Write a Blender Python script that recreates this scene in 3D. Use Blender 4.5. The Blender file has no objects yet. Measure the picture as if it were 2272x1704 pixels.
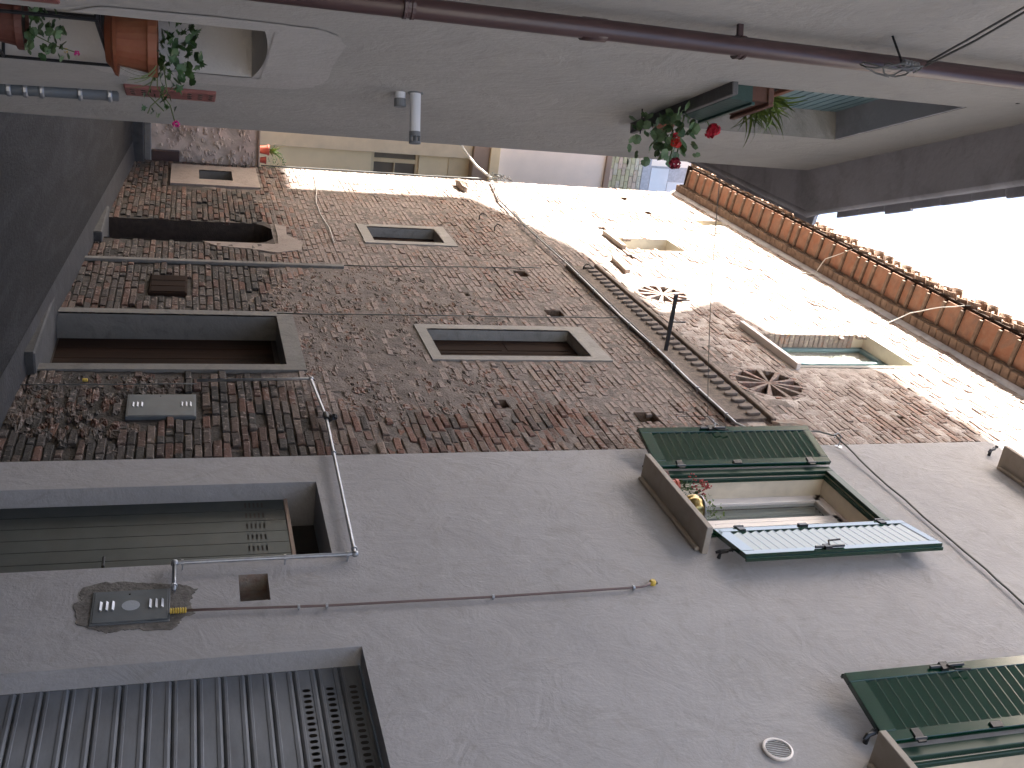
import bpy, bmesh, math, random
import numpy as np
from mathutils import Vector, Matrix
random.seed(7); rng = np.random.default_rng(11)
sc = bpy.context.scene; col = sc.collection
R = math.radians

# ---------------------------------------------------------------- camera
PITCH, YAW = R(17.5), R(23.7)
Fw = Vector((math.sin(YAW)*math.cos(PITCH), math.cos(YAW)*math.cos(PITCH), math.sin(PITCH)))
Rt = Vector((math.cos(YAW), -math.sin(YAW), 0)); Up = Rt.cross(Fw)
cam = bpy.data.cameras.new('camera'); co = bpy.data.objects.new('camera', cam); col.objects.link(co)
cam.sensor_width = 36; cam.lens = 2270/2272*36; cam.clip_start = .05; cam.clip_end = 500
m = Matrix((Up, -Rt, -Fw)).transposed().to_4x4(); m.translation = Vector((0, 0, 1.6))   # camera held upright: the frame is turned a quarter
co.matrix_world = m; sc.camera = co

# ---------------------------------------------------------------- light
SUN_AZ, SUN_EL = R(65), R(34)        # azimuth measured from the street direction (+Y) towards -X
S = Vector((-math.sin(SUN_AZ)*math.cos(SUN_EL), math.cos(SUN_AZ)*math.cos(SUN_EL), math.sin(SUN_EL)))
w = bpy.data.worlds.new('World'); sc.world = w; w.use_nodes = True
nt = w.node_tree; bg = nt.nodes['Background']
sky = nt.nodes.new('ShaderNodeTexSky'); sky.sky_type = 'NISHITA'; sky.sun_disc = False
sky.sun_elevation = SUN_EL; sky.sun_rotation = -SUN_AZ; sky.air_density = 1.0; sky.dust_density = 5.0; sky.ozone_density = 1.0
nt.links.new(sky.outputs[0], bg.inputs[0]); bg.inputs[1].default_value = .093
sl = bpy.data.lights.new('sun', 'SUN'); so = bpy.data.objects.new('sun', sl); col.objects.link(so)
sl.energy = 5; sl.angle = R(.53); sl.color = (1, .95, .87)
so.rotation_euler = S.to_track_quat('Z', 'Y').to_euler(); so.location = (0, 0, 30)
vs = sc.view_settings; vs.view_transform = 'Standard'; vs.look = 'None'; vs.gamma = 1; vs.use_curve_mapping = False
vs.exposure = 3.08

# ---------------------------------------------------------------- materials
MATS = {}
def M(name, c, rough=.85, c2=None, var=.12, scale=4, bump=.15, bscale=60, metal=0, spec=.5, distort=0, stretch=(1,1,1), grime=None, gscale=1.2, attr=False, coat=0, pits=0):
    m = bpy.data.materials.new(name); m.use_nodes = True; n = m.node_tree; b = n.nodes['Principled BSDF']
    b.inputs['Roughness'].default_value = rough; b.inputs['Metallic'].default_value = metal
    b.inputs['Specular IOR Level'].default_value = spec; b.inputs['Coat Weight'].default_value = coat
    N = n.nodes.new; L = n.links.new
    geo = N('ShaderNodeNewGeometry'); mp = N('ShaderNodeMapping'); L(geo.outputs['Position'], mp.inputs[0]); mp.inputs['Scale'].default_value = stretch
    no = N('ShaderNodeTexNoise'); no.inputs['Scale'].default_value = scale; no.inputs['Detail'].default_value = 6; no.inputs['Roughness'].default_value = .6; no.inputs['Distortion'].default_value = distort
    L(mp.outputs[0], no.inputs[0])
    ra = N('ShaderNodeMapRange'); ra.inputs[1].default_value = .32; ra.inputs[2].default_value = .68; L(no.outputs[0], ra.inputs[0])
    mx = N('ShaderNodeMix'); mx.data_type = 'RGBA'
    L(ra.outputs[0], mx.inputs[0])
    lo = tuple(v*(1-var) for v in c); hi = c2 if c2 else tuple(min(1, v*(1+var)) for v in c)
    mx.inputs[6].default_value = (*lo, 1); mx.inputs[7].default_value = (*hi, 1)
    out = mx.outputs[2]
    if attr:
        at = N('ShaderNodeAttribute'); at.attribute_name = 'tint'
        mu = N('ShaderNodeMix'); mu.data_type = 'RGBA'; mu.blend_type = 'MULTIPLY'; mu.inputs[0].default_value = 1
        L(out, mu.inputs[6]); L(at.outputs['Color'], mu.inputs[7]); out = mu.outputs[2]
        # lime wash left on the faces, as strongly as the wall zone has it (tint alpha)
        ln = N('ShaderNodeTexNoise'); ln.inputs['Scale'].default_value = 26; ln.inputs['Detail'].default_value = 5; L(geo.outputs['Position'], ln.inputs[0])
        lr = N('ShaderNodeMath'); lr.operation = 'SUBTRACT'; L(ln.outputs[0], lr.inputs[0]); lr.inputs[1].default_value = .62
        la = N('ShaderNodeMath'); la.operation = 'MULTIPLY_ADD'; L(at.outputs['Alpha'], la.inputs[0]); la.inputs[1].default_value = .30; L(lr.outputs[0], la.inputs[2])
        lc = N('ShaderNodeMapRange'); lc.inputs[1].default_value = -.03; lc.inputs[2].default_value = .12; L(la.outputs[0], lc.inputs[0])
        lm = N('ShaderNodeMix'); lm.data_type = 'RGBA'; L(lc.outputs[0], lm.inputs[0]); L(out, lm.inputs[6]); lm.inputs[7].default_value = (.25, .20, .175, 1); out = lm.outputs[2]
    if grime:
        gn = N('ShaderNodeTexNoise'); gn.inputs['Scale'].default_value = gscale; gn.inputs['Detail'].default_value = 8; gn.inputs['Roughness'].default_value = .65; gn.inputs['Distortion'].default_value = .8
        L(mp.outputs[0], gn.inputs[0])
        gr = N('ShaderNodeMapRange'); gr.inputs[1].default_value = .47; gr.inputs[2].default_value = .72; gr.inputs[4].default_value = grime[3]; L(gn.outputs[0], gr.inputs[0])
        gm = N('ShaderNodeMix'); gm.data_type = 'RGBA'; L(gr.outputs[0], gm.inputs[0]); L(out, gm.inputs[6]); gm.inputs[7].default_value = (*grime[:3], 1); out = gm.outputs[2]
    if pits:
        pn_ = N('ShaderNodeTexNoise'); pn_.inputs['Scale'].default_value = 30; pn_.inputs['Detail'].default_value = 6; pn_.inputs['Roughness'].default_value = .7; pn_.inputs['Distortion'].default_value = 1.2
        L(mp.outputs[0], pn_.inputs[0])
        pr_ = N('ShaderNodeMapRange'); pr_.inputs[1].default_value = .54; pr_.inputs[2].default_value = .64; pr_.inputs[4].default_value = pits; L(pn_.outputs[0], pr_.inputs[0])
        pm = N('ShaderNodeMix'); pm.data_type = 'RGBA'; L(pr_.outputs[0], pm.inputs[0]); L(out, pm.inputs[6]); pm.inputs[7].default_value = (.055, .044, .036, 1); out = pm.outputs[2]
    L(out, b.inputs['Base Color'])
    if bump:
        bn = N('ShaderNodeTexNoise'); bn.inputs['Scale'].default_value = bscale; bn.inputs['Detail'].default_value = 5; L(mp.outputs[0], bn.inputs[0])
        bu = N('ShaderNodeBump'); bu.inputs['Strength'].default_value = bump; bu.inputs['Distance'].default_value = .01; L(bn.outputs[0], bu.inputs['Height']); L(bu.outputs[0], b.inputs['Normal'])
    MATS[name] = m; return m

def stucco(name, c, dark, trowel=.15, bump=.3):
    """hand-trowelled cement render: cloudy, with curved float marks and hairline scratches"""
    m = bpy.data.materials.new(name); m.use_nodes = True; n = m.node_tree; b = n.nodes['Principled BSDF']
    b.inputs['Roughness'].default_value = .9; b.inputs['Specular IOR Level'].default_value = .25
    N = n.nodes.new; L = n.links.new
    geo = N('ShaderNodeNewGeometry'); P = geo.outputs['Position']
    def noise(scale, det=6, dist=0, rgh=.6, st=None):
        t = N('ShaderNodeTexNoise'); t.inputs['Scale'].default_value = scale; t.inputs['Detail'].default_value = det
        t.inputs['Distortion'].default_value = dist; t.inputs['Roughness'].default_value = rgh
        if st:
            mp = N('ShaderNodeMapping'); mp.inputs['Scale'].default_value = st; mp.inputs['Rotation'].default_value = (R(35), 0, 0); L(P, mp.inputs[0]); L(mp.outputs[0], t.inputs[0])
        else: L(P, t.inputs[0])
        return t.outputs[0]
    def rng_(o, a, b_, c0=0, c1=1):
        r = N('ShaderNodeMapRange'); r.inputs[1].default_value = a; r.inputs[2].default_value = b_; r.inputs[3].default_value = c0; r.inputs[4].default_value = c1; L(o, r.inputs[0]); return r.outputs[0]
    def mix(f, a, b_):
        x = N('ShaderNodeMix'); x.data_type = 'RGBA'
        L(f, x.inputs[0])
        for i, v in ((6, a), (7, b_)):
            if isinstance(v, tuple): x.inputs[i].default_value = (*v, 1)
            else: L(v, x.inputs[i])
        return x.outputs[2]
    o = mix(rng_(noise(.9, 7, 1.2), .35, .68), c, tuple(x*.86 for x in c))
    o = mix(rng_(noise(2.6, 8, 3.2, .65), .50, .74, 0, trowel*5), o, dark)
    o = mix(rng_(noise(3.5, 9, 5.5, .7, (1, 1, .45)), .56, .66, 0, trowel*2.2), o, tuple(min(1, x*1.2) for x in c))
    o = mix(rng_(noise(2.2, 4, 7, .5), .495, .505, 0, 1), o, o)
    # hairlines: narrow band of a distorted noise
    hn = noise(1.7, 3, 4.0, .5); pp = N('ShaderNodeMath'); pp.operation = 'PINGPONG'; L(hn, pp.inputs[0]); pp.inputs[1].default_value = .045
    o = mix(rng_(pp.outputs[0], .0, .0022, trowel*3, 0), o, dark)
    o = mix(rng_(noise(150, 2), .3, .7, 0, .16), o, tuple(x*.72 for x in c))
    L(o, b.inputs['Base Color'])
    ad = N('ShaderNodeMath'); ad.operation = 'MULTIPLY_ADD'; L(noise(3.0, 5, 3), ad.inputs[0]); ad.inputs[1].default_value = 2.5; L(noise(45, 5), ad.inputs[2])
    bu = N('ShaderNodeBump'); bu.inputs['Strength'].default_value = bump; bu.inputs['Distance'].default_value = .012; L(ad.outputs[0], bu.inputs['Height']); L(bu.outputs[0], b.inputs['Normal'])
    MATS[name] = m; return m

stucco('stucco', (.345, .332, .332), (.255, .243, .228))
stucco('stucco_left', (.43, .405, .375), (.31, .285, .25), .08)
stucco('reveal_plaster', (.30, .28, .255), (.19, .175, .155), .2)
stucco('patch_plaster', (.50, .47, .44), (.38, .36, .34), .05)
stucco('door_cement', (.20, .19, .175), (.10, .095, .085), .14)
M('beige_paint', (.62, .55, .44), .7, bump=.05)
M('brick', (.88, .88, .88), .92, var=.35, scale=30, bump=.8, bscale=55, attr=True, pits=.35)
M('mortar_low_shade', (.040, .034, .029), .95, c2=(.075, .062, .052), var=.2, scale=6, bump=1, bscale=45, grime=(.025, .022, .019, .7), gscale=2.3, pits=.8)  # dirty mortar for the foot of the wall, shade darkened into its colour
M('mortar_sunlit_top', (.34, .29, .26), .95, c2=(.46, .40, .36), var=.2, scale=6, bump=1, bscale=45, grime=(.22, .185, .16, .6), gscale=2.3, pits=.45)  # paler copy for the upper wall, sunlight painted into its colour
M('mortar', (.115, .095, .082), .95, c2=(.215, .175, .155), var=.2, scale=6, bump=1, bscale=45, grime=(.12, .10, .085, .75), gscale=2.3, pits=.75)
M('stone', (.33, .30, .26), .93, c2=(.24, .16, .12), var=.3, scale=14, bump=.8, bscale=40)
M('hole_dark', (.06, .05, .042), .95)
M('terracotta', (.34, .145, .08), .85, c2=(.30, .17, .11), var=.25, scale=9, bump=.3, bscale=50, grime=(.14, .11, .09, .6), gscale=5)
M('roof_clay', (.30, .17, .11), .9, c2=(.36, .25, .18), var=.3, scale=14, bump=.5, bscale=60, grime=(.10, .09, .08, .7), gscale=8)
M('cornice_brick', (.19, .125, .09), .9, c2=(.25, .175, .125), var=.3, scale=12, bump=.6, bscale=50, grime=(.08, .065, .05, .6), gscale=6)
M('concrete', (.66, .64, .67), .9, c2=(.50, .48, .50), var=.15, scale=3, bump=.3, bscale=40, distort=1.5, grime=(.19, .17, .165, .7), gscale=2.2)
M('green_paint', (.0014, .029, .014), .18, var=.12, scale=3, bump=0, spec=.5, coat=.3)
M('shaded_pane', (.20, .17, .14), .3, var=.1)
M('corbel_dark', (.13, .102, .083), .95, var=.35, scale=20, bump=.7)
M('corbel_brown', (.155, .12, .098), .9, var=.25, scale=14, bump=.5)
M('corbel_pale', (.175, .142, .12), .9, var=.2, scale=14, bump=.5)
stucco('tan_plaster', (.30, .25, .22), (.19, .15, .13), .2)
M('dark_brick', (.045, .032, .025), .95, var=.3, scale=14, bump=.6)  # brick colour darkened so the doorway's inner shade is painted in
M('pot_dull', (.17, .07, .05), .7, c2=(.13, .07, .05), var=.2, scale=10)
M('green_frame', (.0018, .026, .0135), .5, var=.06, scale=3, bump=0, spec=.4)
M('black_iron', (.018, .018, .02), .45, bump=.15, metal=.3)
M('galvanised', (.34, .35, .37), .42, metal=.75, var=.2, scale=12, bump=.05)
M('grey_metal', (.085, .097, .108), .55, metal=.15, var=.14, scale=9, bump=.05, grime=(.12, .10, .085, .35), gscale=5)
M('slat_metal', (.15, .157, .168), .75, metal=0, var=.2, scale=8, bump=.06, stretch=(1, .35, 1), grime=(.09, .085, .08, .45), gscale=4)
M('door_metal', (.046, .053, .050), .55, metal=.2, var=.15, scale=6, bump=.06, grime=(.07, .065, .055, .4), gscale=3)
M('label_grey', (.26, .28, .31), .5)
M('brown_pipe', (.062, .033, .032), .35, var=.12, scale=5, bump=.04, spec=.5)
M('brown_conduit', (.13, .085, .08), .5, var=.1)
M('yellow_plastic', (.55, .38, .06), .5, var=.15, scale=20)
M('cable_grey', (.10, .10, .095), .6)
M('cable_white', (.62, .60, .56), .6)
M('white_paint', (.74, .68, .64), .5, var=.04, bump=.03)
M('white_flue', (.66, .66, .68), .4, var=.05, bump=.02)
M('cap_grey', (.17, .175, .18), .55)
M('curtain', (.55, .55, .54), .9, var=.25, scale=9, bump=.1, stretch=(1, 1, .05))
M('sill_stone', (.40, .35, .30), .8, var=.15, c2=(.30, .255, .21), scale=5, bump=.1, bscale=50, distort=1.5, grime=(.22, .19, .15, .5), gscale=3)
M('sill_slate', (.105, .10, .098), .6, var=.2, scale=8)
M('dark_wood', (.020, .012, .009), .95, c2=(.032, .018, .012), var=.3, scale=9, bump=.2, stretch=(1, 1, .08), spec=.1)
M('red_wood', (.30, .105, .055), .5, c2=(.20, .07, .04), scale=8, stretch=(1, 1, .3))
M('blue_slat', (.17, .26, .28), .45, var=.1)
M('asphalt', (.017, .0165, .0175), .9, c2=(.009, .0088, .0092), var=.3, scale=9, bump=1, bscale=60, stretch=(1, .25, 1), grime=(.036, .035, .036, .7), gscale=3.5, spec=.25)
M('gutter', (.017, .0165, .018), .7, var=.3, scale=6, bump=.5, bscale=30, grime=(.045, .045, .05, .6), gscale=3)
M('kerb', (.045, .044, .044), .8, var=.3, scale=9, bump=.4)
M('rose_plaster', (.74, .57, .49), .9, c2=(.64, .52, .42), var=.12, scale=2.5, bump=1.0, bscale=9, grime=(.28, .22, .17, .8), gscale=3.2)
M('cream_wall', (.92, .75, .50), .85, var=.04, bump=.05)
M('cream_trim', (.68, .56, .40), .85, var=.08, bump=.05)
M('cream_wood', (.78, .62, .40), .6, var=.08)
M('pink_wall', (.95, .82, .72), .85, var=.03, bump=.05)
M('beam_wood', (.45, .33, .26), .8, c2=(.33, .24, .19), var=.2, scale=4, stretch=(.3, 1, 1), distort=1)
M('clad_tile', (1, 1, 1), .8, var=.15, scale=12, bump=.2, attr=True)
M('panel_white', (.72, .71, .74), .6, var=.04)
M('panel_trim', (.46, .45, .48), .7, var=.15, scale=20)
M('red_plastic', (.40, .075, .045), .5, var=.1)
M('pot_clay', (.27, .075, .035), .6, c2=(.25, .10, .05), var=.2, scale=10, bump=.1)
M('pot_brown', (.10, .032, .022), .6, var=.15)
M('pot_green', (.035, .075, .068), .45, var=.1)
M('brass', (.30, .22, .09), .28, metal=1, var=.1)
M('soil', (.03, .022, .016), .95)
M('leaf_geranium', (.15, .225, .11), .6, c2=(.09, .155, .07), var=.25, scale=20, bump=.2)
M('leaf_dark', (.030, .070, .025), .5, c2=(.055, .11, .03), var=.25, scale=20)
M('leaf_bright', (.20, .28, .06), .5, c2=(.13, .20, .05), scale=18)
M('stem', (.10, .13, .045), .7)
M('flower_red', (.50, .012, .035), .6, var=.25, scale=40)
M('flower_scarlet', (.62, .03, .02), .6, var=.2, scale=40)
M('flower_dark', (.24, .008, .03), .6, var=.25, scale=40)
M('flower_magenta', (.60, .02, .22), .6, var=.2, scale=40)
M('berry', (.30, .02, .02), .35)
M('red_terra_metal', (.21, .075, .065), .6, var=.2, scale=12)
m = bpy.data.materials.new('glass'); m.use_nodes = True; b = m.node_tree.nodes['Principled BSDF']
b.inputs['Base Color'].default_value = (.9, .95, .93, 1); b.inputs['Roughness'].default_value = .03; b.inputs['Transmission Weight'].default_value = 1; b.inputs['IOR'].default_value = 1.45
MATS['glass'] = m
m = bpy.data.materials.new('dark_glass'); m.use_nodes = True; b = m.node_tree.nodes['Principled BSDF']
b.inputs['Base Color'].default_value = (.10, .11, .11, 1); b.inputs['Roughness'].default_value = .05; MATS['dark_glass'] = m

# ---------------------------------------------------------------- builders
GAM = R(19.4); nL = Vector((math.cos(GAM), -math.sin(GAM), 0)); dL = Vector((math.sin(GAM), math.cos(GAM), 0)); DL = .83; D = 3.6
def RW(a, b, c): return Vector((D-b, a, c))            # right-hand facades: along the street, out of the wall, height
def LW(a, b, c): return dL*a+nL*(b-DL)+Vector((0, 0, c))   # left-hand facade
def XY(a, b, c): return Vector((a, b, c))
WL = {}
class MB:
    def __init__(s, fr=XY): s.v = []; s.f = []; s.t = []; s.fr = fr; s.tint = None
    def add(s, vs, fs, tint=None):
        k = len(s.v); s.v += [s.fr(*p) for p in vs]; s.f += [tuple(i+k for i in f) for f in fs]
        if tint is not None or s.tint is not None: s.t += [tint or s.tint]*len(fs)
        return s
    def box(s, a0, a1, b0, b1, c0, c1, tint=None):
        return s.add([(x, y, z) for x in (a0, a1) for y in (b0, b1) for z in (c0, c1)],
                     [(0,1,3,2),(4,6,7,5),(0,4,5,1),(2,3,7,6),(0,2,6,4),(1,5,7,3)], tint)
    def prism(s, poly, b0, b1, tint=None):           # polygon in (a, c), extruded along b
        n = len(poly); vs = [(p[0], b0, p[1]) for p in poly]+[(p[0], b1, p[1]) for p in poly]
        return s.add(vs, [tuple(range(n)), tuple(range(2*n-1, n-1, -1))]+[(i, (i+1) % n, n+(i+1) % n, n+i) for i in range(n)], tint)
    def prism_b(s, poly, a0, a1, tint=None):         # polygon in (b, c), extruded along a
        n = len(poly); vs = [(a0, p[0], p[1]) for p in poly]+[(a1, p[0], p[1]) for p in poly]
        return s.add(vs, [tuple(range(n)), tuple(range(2*n-1, n-1, -1))]+[(i, (i+1) % n, n+(i+1) % n, n+i) for i in range(n)], tint)
    def tube(s, pts, r, n=8, caps=True):
        P = [s.fr(*p) for p in pts]; k = len(s.v); rr = r if isinstance(r, (list, tuple)) else [r]*len(P); prev = None
        for i, p in enumerate(P):
            t = (P[min(i+1, len(P)-1)]-P[max(i-1, 0)]).normalized()
            u = t.cross(Vector((0, 0, 1))) if prev is None else prev-t*prev.dot(t)
            if u.length < 1e-4: u = t.cross(Vector((1, 0, 0)))
            u.normalize(); prev = u; q = t.cross(u)
            s.v += [p+(u*math.cos(2*math.pi*j/n)+q*math.sin(2*math.pi*j/n))*rr[i] for j in range(n)]
        fs = [(k+i*n+j, k+i*n+(j+1) % n, k+(i+1)*n+(j+1) % n, k+(i+1)*n+j) for i in range(len(P)-1) for j in range(n)]
        if caps: fs += [tuple(k+j for j in range(n)), tuple(k+(len(P)-1)*n+j for j in range(n-1, -1, -1))]
        s.f += fs
        if s.tint is not None: s.t += [s.tint]*len(fs)
        return s
    def lathe(s, prof, ctr, n=20, ax='c', wob=0, caps=True):    # prof: (radius, height along axis)
        k = len(prof); vs = []
        for r_, h in prof:
            for j in range(n):
                a = 2*math.pi*j/n; q = r_*(1+wob*math.cos(a*10)); c_, s_ = q*math.cos(a), q*math.sin(a)
                vs.append({'c': (ctr[0]+c_, ctr[1]+s_, ctr[2]+h), 'b': (ctr[0]+c_, ctr[1]+h, ctr[2]+s_), 'a': (ctr[0]+h, ctr[1]+c_, ctr[2]+s_)}[ax])
        fs = [(i*n+j, i*n+(j+1) % n, (i+1)*n+(j+1) % n, (i+1)*n+j) for i in range(k-1) for j in range(n)]
        return s.add(vs, fs+([tuple(range(n)), tuple((k-1)*n+j for j in range(n-1, -1, -1))] if caps else []))
    def lump(s, c, sz, rough=.18, tint=None, n1=6, n2=4):
        vs = [(c[0], c[1], c[2]-sz[2])]
        for i in range(1, n2):
            th = math.pi*i/n2
            for j in range(n1):
                a = 2*math.pi*(j+.3*i)/n1; k = 1+random.uniform(-rough, rough)
                vs.append((c[0]+sz[0]*k*math.sin(th)**.7*math.cos(a), c[1]+sz[1]*k*math.sin(th)**.7*math.sin(a), c[2]-sz[2]*k*math.cos(th)))
        vs.append((c[0], c[1], c[2]+sz[2])); L_ = len(vs)-1
        fs = [(0, 1+j, 1+(j+1) % n1) for j in range(n1)]
        for i in range(n2-2): fs += [(1+i*n1+j, 1+(i+1)*n1+j, 1+(i+1)*n1+(j+1) % n1, 1+i*n1+(j+1) % n1) for j in range(n1)]
        fs += [(L_, 1+(n2-2)*n1+(j+1) % n1, 1+(n2-2)*n1+j) for j in range(n1)]
        return s.add(vs, fs, tint)
    def build(s, name, mat, parent=None, smooth=False, bevel=0, normals=True, origin=None):
        V = s.v; lo = Vector((min(p[i] for p in V) for i in range(3))); hi = Vector((max(p[i] for p in V) for i in range(3)))
        o_ = origin or (lo+hi)/2
        me = bpy.data.meshes.new(name); me.from_pydata([p-o_ for p in V], [], s.f)
        if s.t:
            a = me.attributes.new('tint', 'FLOAT_COLOR', 'FACE'); a.data.foreach_set('color', np.array(s.t, dtype=np.float32).ravel())
        if normals or bevel:
            bm = bmesh.new(); bm.from_mesh(me); bmesh.ops.recalc_face_normals(bm, faces=bm.faces)
            if bevel: bmesh.ops.bevel(bm, geom=[e for e in bm.edges if len(e.link_faces) == 2 and e.calc_face_angle(0) > .6], offset=bevel, segments=1, affect='EDGES')
            bm.to_mesh(me); bm.free()
        if smooth:
            me.polygons.foreach_set('use_smooth', [True]*len(me.polygons))
        me.materials.append(MATS[mat]); o = bpy.data.objects.new(name, me); link(o, o_, parent); return o
def link(o, loc, parent=None):
    WL[o.name] = Vector(loc); o.location = Vector(loc)-(WL[parent.name] if parent else Vector((0, 0, 0)))
    col.objects.link(o)
    if parent: o.parent = parent
def tag(o, label=None, cat=None, group=None, kind=None):
    if label: o['label'] = label
    if cat: o['category'] = cat
    if group: o['group'] = group
    if kind: o['kind'] = kind
    return o
def thing(name, label, cat, loc, group=None):
    o = bpy.data.objects.new(name, None); o.empty_display_size = .2; link(o, loc); o.name = o.name; return tag(o, label, cat, group)
def inst(src, parent, world, rot=None, scale=1):      # another piece sharing src's mesh
    o = src.copy(); o.name = src.name.split('.')[0]; WL[o.name] = Vector(world); o.location = Vector(world)-(WL[parent.name] if parent else Vector((0, 0, 0)))
    o.parent = parent; col.objects.link(o)
    if rot is not None: o.rotation_euler = rot
    o.scale = (scale,)*3 if not hasattr(scale, '__len__') else scale
    return o
def wall(name, fr, a0, a1, c0, c1, holes, mat, parent, depth=.2, jamb=None, b=0, cell=None):
    """facade sheet with real openings; every opening gets reveals going in by its own depth: holes = (a0,a1,c0,c1,depth[,jambmat])"""
    A = sorted({a0, a1, *[v for h in holes for v in h[:2]]}); Cc = sorted({c0, c1, *[v for h in holes for v in h[2:4]]})
    mb = MB(fr); ids = {}
    def vid(a, c):
        if (a, c) not in ids: ids[(a, c)] = len(mb.v); mb.v.append(fr(a, b, c))
        return ids[(a, c)]
    for i in range(len(A)-1):
        for j in range(len(Cc)-1):
            ma, mc = (A[i]+A[i+1])/2, (Cc[j]+Cc[j+1])/2
            if any(h[0] < ma < h[1] and h[2] < mc < h[3] for h in holes): continue
            mb.f.append((vid(A[i], Cc[j]), vid(A[i+1], Cc[j]), vid(A[i+1], Cc[j+1]), vid(A[i], Cc[j+1])))
    w_ = mb.build(name, mat, parent)
    for h in holes:
        r_ = MB(fr); x0, x1, z0, z1, dd = h[:5]
        r_.add([(x0, b, z0), (x1, b, z0), (x1, b, z1), (x0, b, z1), (x0, b-dd, z0), (x1, b-dd, z0), (x1, b-dd, z1), (x0, b-dd, z1)],
               [(0,1,5,4), (1,2,6,5), (2,3,7,6), (3,0,4,7)])
        r_.build('reveal', h[5] if len(h) > 5 else (jamb or mat), w_)
    return w_

# ---------------------------------------------------------------- ground
GS = .055
def gz(y): return GS*y-.15
g = MB(); g.add([(-60, -60, gz(-60)), (60, -60, gz(-60)), (60, 60, gz(60)), (-60, 60, gz(60))], [(0,1,2,3)]); tag(g.build('ground', 'asphalt'), kind='structure')
g = MB(); g.add([(3.3, -9, gz(-9)+.004), (3.62, -9, gz(-9)+.012), (3.62, 17.3, gz(17.3)+.03), (3.3, 17.3, gz(17.3)+.004)], [(0,1,2,3)]); tag(g.build('gutter_strip', 'gutter'), kind='structure')

# ---------------------------------------------------------------- right: rendered house
H = thing('rendered_house', 'grey rendered house with green louvred shutters and roller doors, at the near right', 'building', (D, 0, 0))
W1 = (5.57, 6.36, 5.0, 6.60); W2 = (2.50, 3.30, 5.0, 6.60); W3 = (5.57, 6.36, 8.42, 10.0); W4 = (2.50, 3.30, 8.42, 10.0)
holes = [(5.50, 6.47, -1, 2.46, .36), (2.0, 4.59, -1, 2.51, .13), (*W1, .22, 'beige_paint'), (*W2, .22, 'beige_paint'), (*W3, .22, 'beige_paint'), (*W4, .22, 'beige_paint'), (5.08, 5.35, 1.88, 2.05, .12, 'stone')]
HWall = wall('wall', RW, -4.0, 6.87, -1.2, 10.9, holes, 'stucco', H)
MB().box(3.3, 9, -4.0, 6.87, 10.9, 11.1).build('roof', 'roof_clay', H)
MB().add([(3.6, 6.87, 9.8), (9, 6.87, 9.8), (9, 6.87, 10.9), (3.6, 6.87, 10.9)], [(0,1,2,3)]).build('gable_wall', 'stucco', H)
MB().add([(3.6, -4.0, -1), (9, -4.0, -1), (9, -4.0, 10.9), (3.6, -4.0, 10.9)], [(0,1,2,3)]).build('end_wall', 'stucco', H)
MB(RW).box(5.08, 5.35, -.125, -.12, 1.88, 2.05).build('niche_back', 'stone', HWall)

def louvred_leaf(parent, hy, z0, z1, width, ang, side, out=.035, label=None):
    """shutter leaf hinged at hy, free edge towards side (+1 up the street, -1 towards the viewer), standing off the wall by ang degrees"""
    ca, sa = math.cos(R(ang)), math.sin(R(ang))
    def fr(a, b, c): return RW(hy+side*(a*ca-b*sa*0)+side*(-b*sa), out+a*sa+b*ca, c)
    T = .038; st = .062
    f_ = MB(fr)
    for x0, x1, c0, c1 in ((0, st, z0, z1), (width-st, width, z0, z1), (st, width-st, z0, z0+.10), (st, width-st, z1-st, z1)):
        f_.box(x0, x1, 0, T, c0, c1)
    f_.box(width-.004, width+.014, -.012, .014, z0, z1)
    leaf = f_.build('shutter', 'green_paint', parent, bevel=.003)
    if label: leaf['label'] = label
    n = 21; z = z0+.10; pitch = (z1-st-z0-.10)/n; src = None
    for i in range(n):
        zz = z+pitch*(i+.5); b_ = MB(fr); h = pitch*.52
        b_.prism_b([(T-.019, zz-h), (T-.019, zz-h+.004), (T-.003, zz+h), (T-.003, zz+h-.0065), (T-.007, zz+h-.008)], st-.004, width-st+.004)
        b_.build('slat', 'green_paint', leaf)
    # espagnolette bar, handle and hinges
    k = MB(fr); k.tube([(width-.03, T+.012, z0+.55), (width-.03, T+.012, z0+.78)], .010, 6); k.box(width-.055, width-.005, T, T+.022, z0+.62, z0+.67)
    k.tube([(width-.03, T+.02, z0+.66), (width-.075, T+.035, z0+.68), (width-.085, T+.035, z0+.78)], .007, 6); k.build('bolt_handle', 'black_iron', leaf)
    k = MB(fr)
    k.box(.0, .035, T, T+.014, z0+.68, z0+.75); k.build('latch', 'black_iron', leaf)
    for zz in (z0+.18, z1-.22):
        k = MB(fr); k.box(-.03, .055, T-.002, T+.009, zz, zz+.05); k.tube([(-.008, T+.006, zz-.012), (-.008, T+.006, zz+.062)], .009, 6); k.build('hinge', 'black_iron', leaf)
    return leaf
def holdback(parent, y, z, s=1):
    k = MB(RW); k.tube([(y, 0, z), (y, .045, z+.005), (y+.02*s, .065, z+.05)], [.014, .012, .010], 7); k.tube([(y-.012*s, .04, z-.025), (y, .055, z), (y+.004*s, .06, z+.045), (y+.02*s, .075, z+.07)], [.010, .014, .012, .009], 7)
    k.lump((y+.02*s, .075, z+.075), (.016, .016, .016)); return k.build('shutter_dog', 'black_iron', parent)
def sill(parent, y0, y1, z, out=.21, mat='sill_stone'):
    s_ = MB(RW).box(y0, y1, -.05, out, z, z+.045).build('sill', mat, parent, bevel=.004)
    MB(RW).box(y0+.04, y1-.03, 0, .028, z-.035, z-.001).build('sill_moulding', mat, s_, bevel=.006); return s_
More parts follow.
